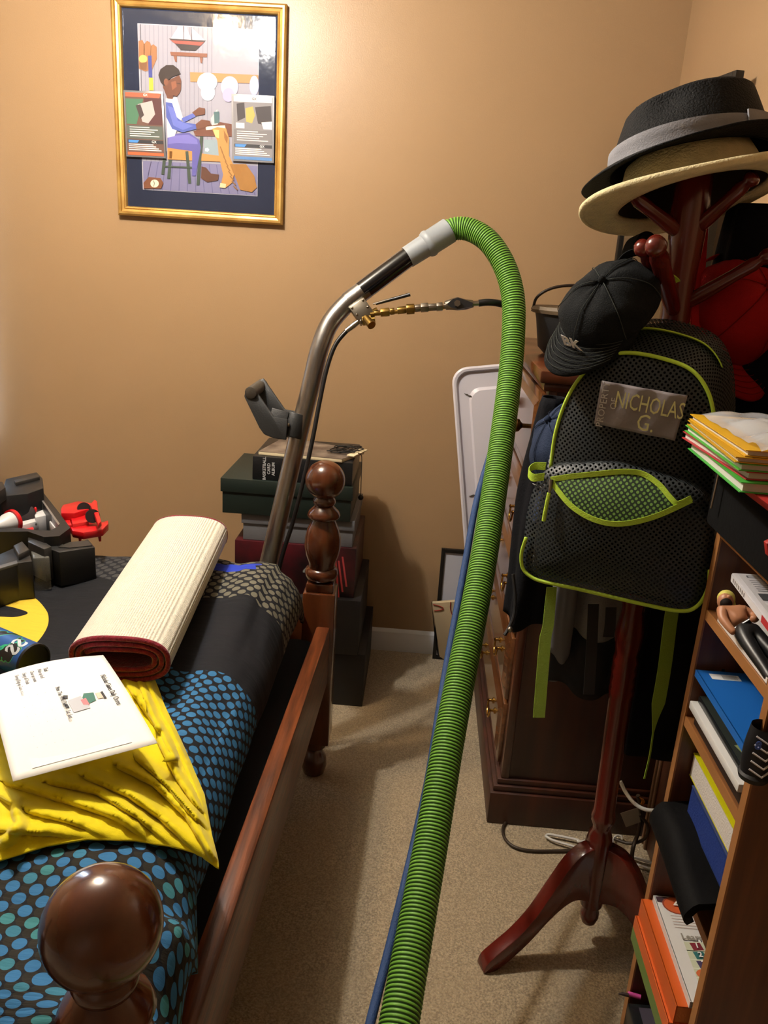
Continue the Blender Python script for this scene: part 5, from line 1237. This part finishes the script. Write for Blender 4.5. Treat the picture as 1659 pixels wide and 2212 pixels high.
skin('body', [(fp(.052, 0), .0125), (fp(.035, 0), .0155), (fp(.022, 0), .015), (fp(.014, 0), .006), (fp(.022, -.017, .003), .0085), (fp(.036, -.026, .004), .007), (fp(.050, -.018, .012), .006), (fp(.058, -.008, .014), .0055), (fp(.022, .017, .003), .0085), (fp(.038, .022, 0), .007), (fp(.054, .020, -.002), .006), (fp(.066, .016, -.004), .0055)],
     [(0, 1), (1, 2), (2, 3), (2, 4), (4, 5), (5, 6), (6, 7), (2, 8), (8, 9), (9, 10), (10, 11)], skinm, fg)
MB().ball(fp(0, 0, .002), .0115, sc=(1, 1, 1.15)).ball(fp(.004, 0, .013), .0035).build('head', skinm, fg)
MB().ball(fp(-.006, -.004, .003), .0125, sc=(1.02, 1, 1.05)).tube([fp(-.002, -.008, -.002), fp(.012, -.010, -.004)], [.010, .004], 10).build('hair', mat('figure_hair', 'c8c05a', .6), fg)
MB().ball(fp(.007, .003, .004), .0085).build('beard', mat('figure_beard', '1c1512', .7), fg)
skin('trousers', [(fp(.052, 0), .0145), (fp(.064, 0), .014), (fp(.074, -.009), .0125), (fp(.105, -.013), .0105), (fp(.145, -.016), .009), (fp(.170, -.017), .0085), (fp(.074, .009), .0125), (fp(.105, .012), .0105), (fp(.14, .012, -.002), .009), (fp(.165, .013, -.004), .0085)], [(0, 1), (1, 2), (2, 3), (3, 4), (4, 5), (1, 6), (6, 7), (7, 8), (8, 9)], mat('figure_black', '141416', .4), fg)
MB().tube([fp(.060, -.015), fp(.060, 0, .0155), fp(.060, .015)], .0025, 8).build('belt', mat('figure_belt', '2a2a2c', .3), fg)

# --- shelf B: blue book, green-black game case, white case, dark box
book('paperback', 'black flat case at the bottom of the second shelf', 'case', .478, XE, .958, 1.170, .8075, .826, '121214', '1a1a1c')
g2 = thing('game_case', 'white-edged black game case with green art under the blue book', 'case', (.58, 1.07, .8265))
MB().box((.470, .966, .8265), (.60, 1.186, .840)).build('case_shell', mat('case_white2', 'd2d2d0', .3), g2, bevel=.002)
MB().box((.480, .970, .8402), (.612, 1.182, .852)).build('case_front', mat('case_dark', '15181a', .25), g2, bevel=.003)
Q = flatprint(g2, .482, .610, .972, 1.180, .852)
Q.p('1d241e', [(0, 0), (1, 0), (1, 1), (0, 1)]).p('a8552c', [(.15, .14), (.5, .12), (.7, .2), (.45, .27), (.25, .22)]).e('3c4a36', .72, .32, .2, .10).e('1d241e', .72, .32, .14, .07).p('8d908c', [(.35, .45), (.6, .42), (.55, .52), (.38, .54)]).p('7d8a5c', [(.05, .66), (.3, .62), (.35, .74), (.1, .78)]).p('55585a', [(.35, .62), (.9, .55), (.95, .66), (.5, .74)])
Q.p('d8d8d6', [(.45, .80), (.72, .78), (.74, .90), (.47, .92)]).p('23262a', [(.51, .82), (.66, .81), (.66, .84), (.56, .845), (.56, .855), (.65, .85), (.65, .87), (.56, .875), (.56, .885), (.67, .88), (.67, .90), (.52, .91)]).p('2f6a34', [(.45, .93), (1, .90), (1, 1), (.45, 1)])
Q.done('case_art', g2)
t = book('school_book', 'bright blue paperback with barcode label on the second shelf', 'book', .470, XE, .962, 1.184, .8855, .8965, '1d62b4')
book('paperback', 'dark book right beneath the blue paperback', 'book', .530, XE, .966, 1.170, .8525, .885, '2a2422', '8a8478')
Q = flatprint(t, .474, XE, .964, 1.182, .8965)
Q.p('d6dadd', [(.05, .04), (.24, .04), (.24, .12), (.05, .12)])
for i in range(12): Q.ln('33363a', [(.13+i*.008, .05), (.13+i*.008, .11)], .003 if i % 3 else .005)
Q.ln('c3343a', [(.35, .13), (.62, .13)], .018)
for i in range(5): Q.ln('20324e', [(.36, .20+.05*i), (.66-.06*(i % 2), .20+.05*i)], .012)
Q.ln('c3343a', [(.44, .47), (.66, .47)], .018)
for i in range(4): Q.ln('2c4468', [(.30, .52+.035*i), (.62, .52+.035*i)], .007)
Q.p('d9b93a', [(.42, .68), (.62, .66), (.66, .80), (.52, .84)]).ln('3a3a20', [(.46, .72), (.58, .78)], .02).e('c22a30', .42, .96, .05, .045)
Q.done('cover_print', t)
# little black shoe toy hanging at the near panel
sh = thing('toy_shoe', 'black toy shoe with white chevrons and a blue 8 by the bookcase edge', 'toy', (.478, .925, .885))
Ms = frame_m(W(1642, 1612, y=.925), (1, 0, 0), (0, 0, 1))
MB().grid(lambda u, v: Ms @ Vector(((.016+.004*math.sin(PI*u))*math.cos(2*PI*v), .016*math.sin(2*PI*v)-.0, -.045+.075*u)), 12, 20, cv=True).build('upper', mat('shoe_black', '0e0f16', .5), sh, smooth=60)
MB().lathe([(.001, -.047), (.018, -.047), (.020, -.040), (.016, -.036)], Ms, 20).build('sole', mat('shoe_sole', '0b0b0d', .6), sh)
for k in range(5):
    z = -.032+.012*k; MB().tube([Ms @ Vector((-.014, -.0135, z+.006)), Ms @ Vector((0, -.0215, z)), Ms @ Vector((.014, -.0135, z+.006))], .0014, 6).build('chevron', flat('c9c9cc'), sh)
text('number', '8', .016, Ms @ Vector((-.012, -.019, .012)), (1, 0, 0), (0, 0, 1), flat('3f62c0'), sh, 'CENTER', bold=.0006)

# --- shelf C: pouch, navy folders, yellow book
pch = thing('black_pouch', 'black zip pouch hanging over the third shelf\'s front', 'pouch', (.53, 1.08, .5655))
def pf_(u, v):      # drapes over the front edge
    y = 1.186-.205*v+.005*math.sin(u*7); s = u
    if s < .55: x = .560-.100*s/.55; z = .622+.010*math.sin(v*5)+.010*(1-v)
    else:
        q = (s-.55)/.45; x = .460-.008*math.sin(q*PI); z = .622+.010*math.sin(v*5)*(1-q)+.010*(1-v)-.036*q
    return Vector((x, y, z))
MB().grid(pf_, 24, 20).build('pouch_body', mat('pouch_black', '060607', .75, bump=.3, bscale=90), pch, smooth=60, solid=-.012)
for k in range(3): MB().tube([pf_(.60+.035*k, .04+.5*i/10)+Vector((-.0015, 0, .0015)) for i in range(11)], .0016, 6).build('pouch_cord', mat('pouch_cord', '17181a', .45), pch)
MB().tube(catmull([W(1434, 1795, y=1.15), W(1437, 1830, y=1.14), W(1448, 1862, y=1.13), W(1462, 1882, y=1.12)], 5), .0018, 6).build('drawstring', mat('pouch_cord', ''), pch, smooth=80)
MB().tube([W(1461, 1881, y=1.12), W(1476, 1904, y=1.11)], [.0025, .005], 8).build('cord_tip', mat('cord_tip', 'b8863c', .4), pch)
t = book('hardback', 'navy folder under the thick yellow book', 'folder', .490, XE, .958, 1.160, .644, .6985, '1d2f66', '24387a', 'none')
t = book('thick_book', 'thick bright yellow paperback with white pages on the third shelf', 'book', .494, XE, .966, 1.188, .699, .742, 'c8c414', 'cfcac4', 'none')
Q = flatprint(t, .496, XE, .968, 1.186, .742); Q.ln('55561a', [(.08, .10), (.3, .11)], .02).ln('55561a', [(.08, .13), (.3, .14)], .02).ln('4a3c14', [(.35, .38), (.6, .5)], .015); Q.done('cover_print', t)
kb = thing('black_strap', 'curled black strap lying on the yellow book', 'strap', (.54, 1.02, .7425))
MB().ribbon(catmull([(.585, 1.06, .748), (.548, 1.065, .749), (.522, 1.05, .750), (.522, 1.028, .750), (.545, 1.008, .749), (.60, .995, .748)], 6), (0, 0, .011), .006).build('strap', mat('strap_black', '151310', .6), kb)

# --- shelf D: workbooks
book('notebook', 'thin notebook with green and cream cover at the workbooks\' bottom', 'notebook', .452, XE, .975, 1.190, .3455, .372, '5d7a3a', 'c9cca8', 'front')
book('workbook', 'orange workbook below the white one', 'book', .452, XE, .976, 1.189, .3725, .398, 'd0602a', 'd8a070', 'front')
book('workbook', 'second orange workbook directly under the white number 4 workbook', 'book', .458, XE, .974, 1.191, .3985, .434, 'c85a22', 'e0905a', 'front')
t = book('workbook', 'white workbook with orange number 4 badge on the lower shelf', 'book', .476, XE, .972, 1.187, .4345, .447, 'd6d6d4', 'e0ded8', 'front')
Q = flatprint(t, .478, .478+.62*(XE-.478), .974, 1.185, .447)
Q.p('3a2430', [(0, 0), (.62, 0), (.62, .12), (0, .06)]).e('8a3a22', .22, .085, .17, .095).e('c2592a', .22, .085, .15, .082).p('2f7d74', [(.5, .22), (1, .19), (1, .36), (.54, .38)])
for i in range(5): Q.ln('b9a8a0', [(.10, .20+.03*i), (.42, .20+.03*i)], .008)
Q.p('c4cab0', [(.14, .46), (1, .44), (1, .93), (.14, .95)])
for i in range(5): Q.ln('dfe3d2', [(.14, .545+.082*i), (1, .535+.082*i)], .006)
Q.p('7a2230', [(.20, .47), (.32, .46), (.34, .53), (.22, .54)]).p('2e6a6a', [(.20, .555), (.32, .545), (.34, .615), (.22, .625)]).p('43395c', [(.20, .64), (.32, .63), (.34, .70), (.22, .71)]).e('cf6a3a', .28, .76, .13, .052).p('4a7a44', [(.20, .82), (.32, .81), (.34, .88), (.22, .89)])
for i in range(8): Q.ln('4a4a4c', [(.16+i*.02, .955), (.16+i*.02, .995)], .007)
Q.done('cover_print', t)
def wtext(s, size, u, v, col_): text('print_text', s, size, Vector((.478+.62*(XE-.478)*u, 1.185-.211*v, .4472)), (1, 0, 0), (0, 1, 0), flat(col_), t, 'CENTER', off=.0025, bold=.0004)
wtext('4', .026, .22, .085, 'e8dcd0'); wtext('Learning to', .016, .38, .42, '8f8a80'); wtext('1', .014, .27, .50, 'e0e0dc'); wtext('2', .014, .27, .585, 'e0e0dc'); wtext('3', .014, .27, .67, 'e0e0dc'); wtext('4', .014, .28, .76, 'efe6dc'); wtext('5', .014, .27, .85, 'e0e0dc')
pb = thing('plastic_sleeve', 'crumpled clear plastic sleeve lying over the number 4 workbook', 'sleeve', (.60, 1.10, .448))
MB().grid(lambda u, v: Vector((.535+.16*u, 1.185-.13*v-.02*u, .452+.016*abs(noise.noise(Vector((u*5, v*5, 3))))+.008*u)), 20, 16).build('film', clear_mat('clear_film', 'dfe2ea', .22, .1), pb, smooth=180)

# --- bottom shelf: dark cases, pen
book('paperback', 'dark violet case on the bottom shelf', 'case', .474, XE, .960, 1.180, .0855, .150, '241f2e', '2a2836')
g3 = thing('game_case', 'black case with white letters on the bottom shelf', 'case', (.58, 1.07, .1505))
MB().box((.462, .965, .1505), (.60, 1.175, .212)).build('case_shell', mat('case_dark', ''), g3, bevel=.003)
Q = flatprint(g3, .470, .598, .970, 1.170, .212); Q.p('352f3d', [(.08, .02), (1, .02), (1, .30), (.08, .34)]).ln('5a5f6a', [(.5, .45), (1, .42)], .03).p('16181e', [(.08, .36), (1, .32), (1, 1), (.08, 1)]); Q.done('case_art', g3)
text('case_text', 'API', .020, Vector((.505, 1.140, .2124)), (1, 0, 0), (0, 1, 0), flat('9a94a0'), g3, 'LEFT', off=.002)
pn = thing('pen', 'pink and black pen poking out of the bottom shelf', 'pen', (.47, 1.17, .2135))
MB().tube([W(1356, 2146, z=.222), W(1384, 2154, z=.222)], .0042, 10).build('barrel', mat('pen_pink', 'b8458c', .35), pn)
MB().tube([W(1336, 2147, z=.222), W(1344, 2147, z=.222), W(1358, 2150, z=.222)], [.001, .003, .0036], 10).build('tip', mat('pen_dark', '2a1c1c', .4), pn)

# --- on top: black bin, red folder, stacked pocket folders, plastic
bn = thing('black_bin', 'black fabric bin with red liner on top of the bookcase', 'bin', (.58, 1.04, BZ+.0005))
MB().box((.446, .84, BZ+.0005), (.722, 1.205, 1.232)).build('bin_body', mat('bin_black', '040405', .95, bump=.2, bscale=120), bn, bevel=.008)
MB().hexa([(.424, .83, 1.2325), (.722, .83, 1.2325), (.722, 1.13, 1.2325), (.424, 1.13, 1.2325)], [(.408, .83, 1.250), (.722, .83, 1.250), (.722, 1.14, 1.250), (.408, 1.14, 1.250)]).build('red_liner', mat('red_card', 'a3201c', .5), bn, bevel=.002)
MB().tube([W(1557, 1003, y=1.16), W(1536, 1098, y=1.16)], .0016, 8).build('wire_rod', zinc, bn)
rt_ = thing('red_tab', 'small red folded tab at the right edge above the shelves', 'tab', (.47, .93, 1.16))
MB().prism([W(1649, 1168, y=.9), W(1668, 1160, y=.9), W(1668, 1196, y=.9), W(1652, 1196, y=.9)], (0, -.01, 0)).build('tab', mat('red_card', ''), rt_, bevel=.001)
def folder(label, col_, x0, y1, z, sk=0., th=.007, w_=.235):
    t = thing('pocket_folder', label, 'folder', (x0+.15, y1-w_/2, z), 'stacked pocket folders')
    c = mat('folder_'+col_, col_, .5); a = math.radians(sk); M = Matrix.Translation((x0, y1, z)) @ Matrix.Rotation(a, 4, 'Z')
    ln = XR-.012-x0-.02
    MB().box((0, -w_, 0), (ln, 0, .0012), M).build('cover', c, t)
    MB().hexa([M @ Vector(p) for p in ((0, -w_, th-.0012), (ln, -w_, th-.0012), (ln, 0, th-.0012), (0, 0, th-.0012))], [M @ Vector(p) for p in ((0, -w_, th), (ln, -w_, th), (ln, 0, th), (0, 0, th))]).build('cover', c, t)
    MB().box((.004, -w_+.003, .0014), (ln-.003, -.003, th-.0014), M).build('papers', mat('folder_papers', 'c9c8c0', .85), t)
for lab, c, x0, y1, z, sk, th in (('green pocket folder at the bottom of the stack', '3fa83a', .398, 1.195, 1.2508, -2, .013), ('red pocket folder between green ones', 'b8343a', .390, 1.205, 1.2645, 2, .010), ('green pocket folder just under the yellow ones', '4fae3a', .392, 1.205, 1.2752, -1, .009), ('second yellow folder from the top of the stack', 'c79a1c', .394, 1.205, 1.2849, -3, .007), ('topmost yellow pocket folder beneath clear plastic', 'd2a41c', .397, 1.208, 1.2925, -1, .008)): folder(lab, c, x0, y1, z, sk, th)
pl_ = thing('plastic_bag', 'crumpled clear plastic bag of papers on top of the folders', 'bag', (.55, 1.10, 1.301))
MB().grid(lambda u, v: Vector((.408+.30*u, 1.20-.235*v, 1.3015+(.018*abs(noise.noise(Vector((u*6, v*5, 8))))+.012*math.sin(PI*u)*math.sin(PI*v)+.012*u))), 26, 22).build('film', clear_mat('bag_film', 'cfd3da', .55, .18), pl_, smooth=180)
MB().grid(lambda u, v: Vector((.43+.27*u, 1.18-.21*v, 1.3012+.004*math.sin(u*5))), 6, 6).build('papers', mat('folder_papers', ''), pl_, smooth=180)

# ================================================================== CORDS AND HANGERS ON THE FLOOR
cb = mat('brown_cord', '35291d', .5)
def fl(pts, z=.006): return catmull([W(x, y, z=(q[0] if q else z)) for x, y, *q in pts], 7)
MB().tube(fl([(1300, 1810), (1262, 1785), (1225, 1768), (1160, 1770), (1110, 1768), (1088, 1783), (1090, 1810), (1112, 1830), (1150, 1838), (1210, 1838), (1268, 1838), (1330, 1862), (1372, 1868)]), .0042, 8).build('floor_cord', cb, label='brown power cord looped on the carpet by the dresser', cat='cord', smooth=80)
dc = thing('hanging_cord', 'brown cord hanging in a bundle with a paper tag beside the bookcase', 'cord', W(1390, 1900, z=0))
MB().tube(catmull([W(1378, 1718, y=1.80), W(1384, 1745, y=1.80), W(1381, 1790, y=1.80), W(1368, 1830, y=1.78), W(1366, 1860, y=1.72), W(1380, 1890, y=1.66), W(1389, 1930, y=1.60), W(1385, 1960, y=1.58)], 7), .0055, 8).build('cord', cb, dc, smooth=80)
MB().tube(catmull([W(1382, 1760, y=1.79), W(1400, 1785, y=1.79), W(1392, 1812, y=1.79), W(1360, 1822, y=1.80), W(1326, 1812, y=1.82)], 7), .0042, 8).build('cord_loop', cb, dc, smooth=80)
MB().prism([W(1340, 1757, y=1.79), W(1378, 1745, y=1.79), W(1384, 1776, y=1.79), W(1352, 1787, y=1.79)], (0, .0006, 0)).build('paper_tag', mat('tag_paper', 'a8a294', .8), dc)
MB().prism([W(1382, 1724, y=1.785), W(1391, 1728, y=1.785), W(1394, 1733, y=1.785), W(1388, 1740, y=1.785), W(1384, 1738, y=1.785), W(1387, 1732, y=1.785)], (0, .004, 0)).build('orange_clip', mat('clip_orange', 'b8761c', .5), dc)
MB().tube(catmull([W(1340, 1688, y=1.78), W(1352, 1712, y=1.77), W(1370, 1735, y=1.74), W(1392, 1748, y=1.70), W(1420, 1752, y=1.62)], 7), .0048, 10).build('white_cable', mat('white_cable', 'cfcdc6', .4), label='white cable curving from the dresser to the bookcase', cat='cable', smooth=80)
hw = mat('hanger_white', 'd8d6d0', .4)
def hanger(label, pts, hook):
    t = thing('clothes_hanger', label, 'hanger', W(pts[0][0], pts[0][1], z=0), 'white hangers on the floor')
    MB().tube(fl(pts+[pts[0]], .012), .0036, 8).build('wire_body', hw, t, smooth=80)
    MB().tube(fl(hook, .012), .0030, 8).build('hook', hw, t, smooth=80)
hanger('white plastic hanger lying flat behind the coat stand', [(1178, 1806), (1190, 1803), (1246, 1814), (1250, 1818), (1290, 1816), (1330, 1832), (1348, 1840), (1370, 1852), (1418, 1868), (1420, 1880), (1360, 1863), (1270, 1837), (1200, 1817)], [(1322, 1822), (1330, 1806), (1342, 1806), (1343, 1814)])
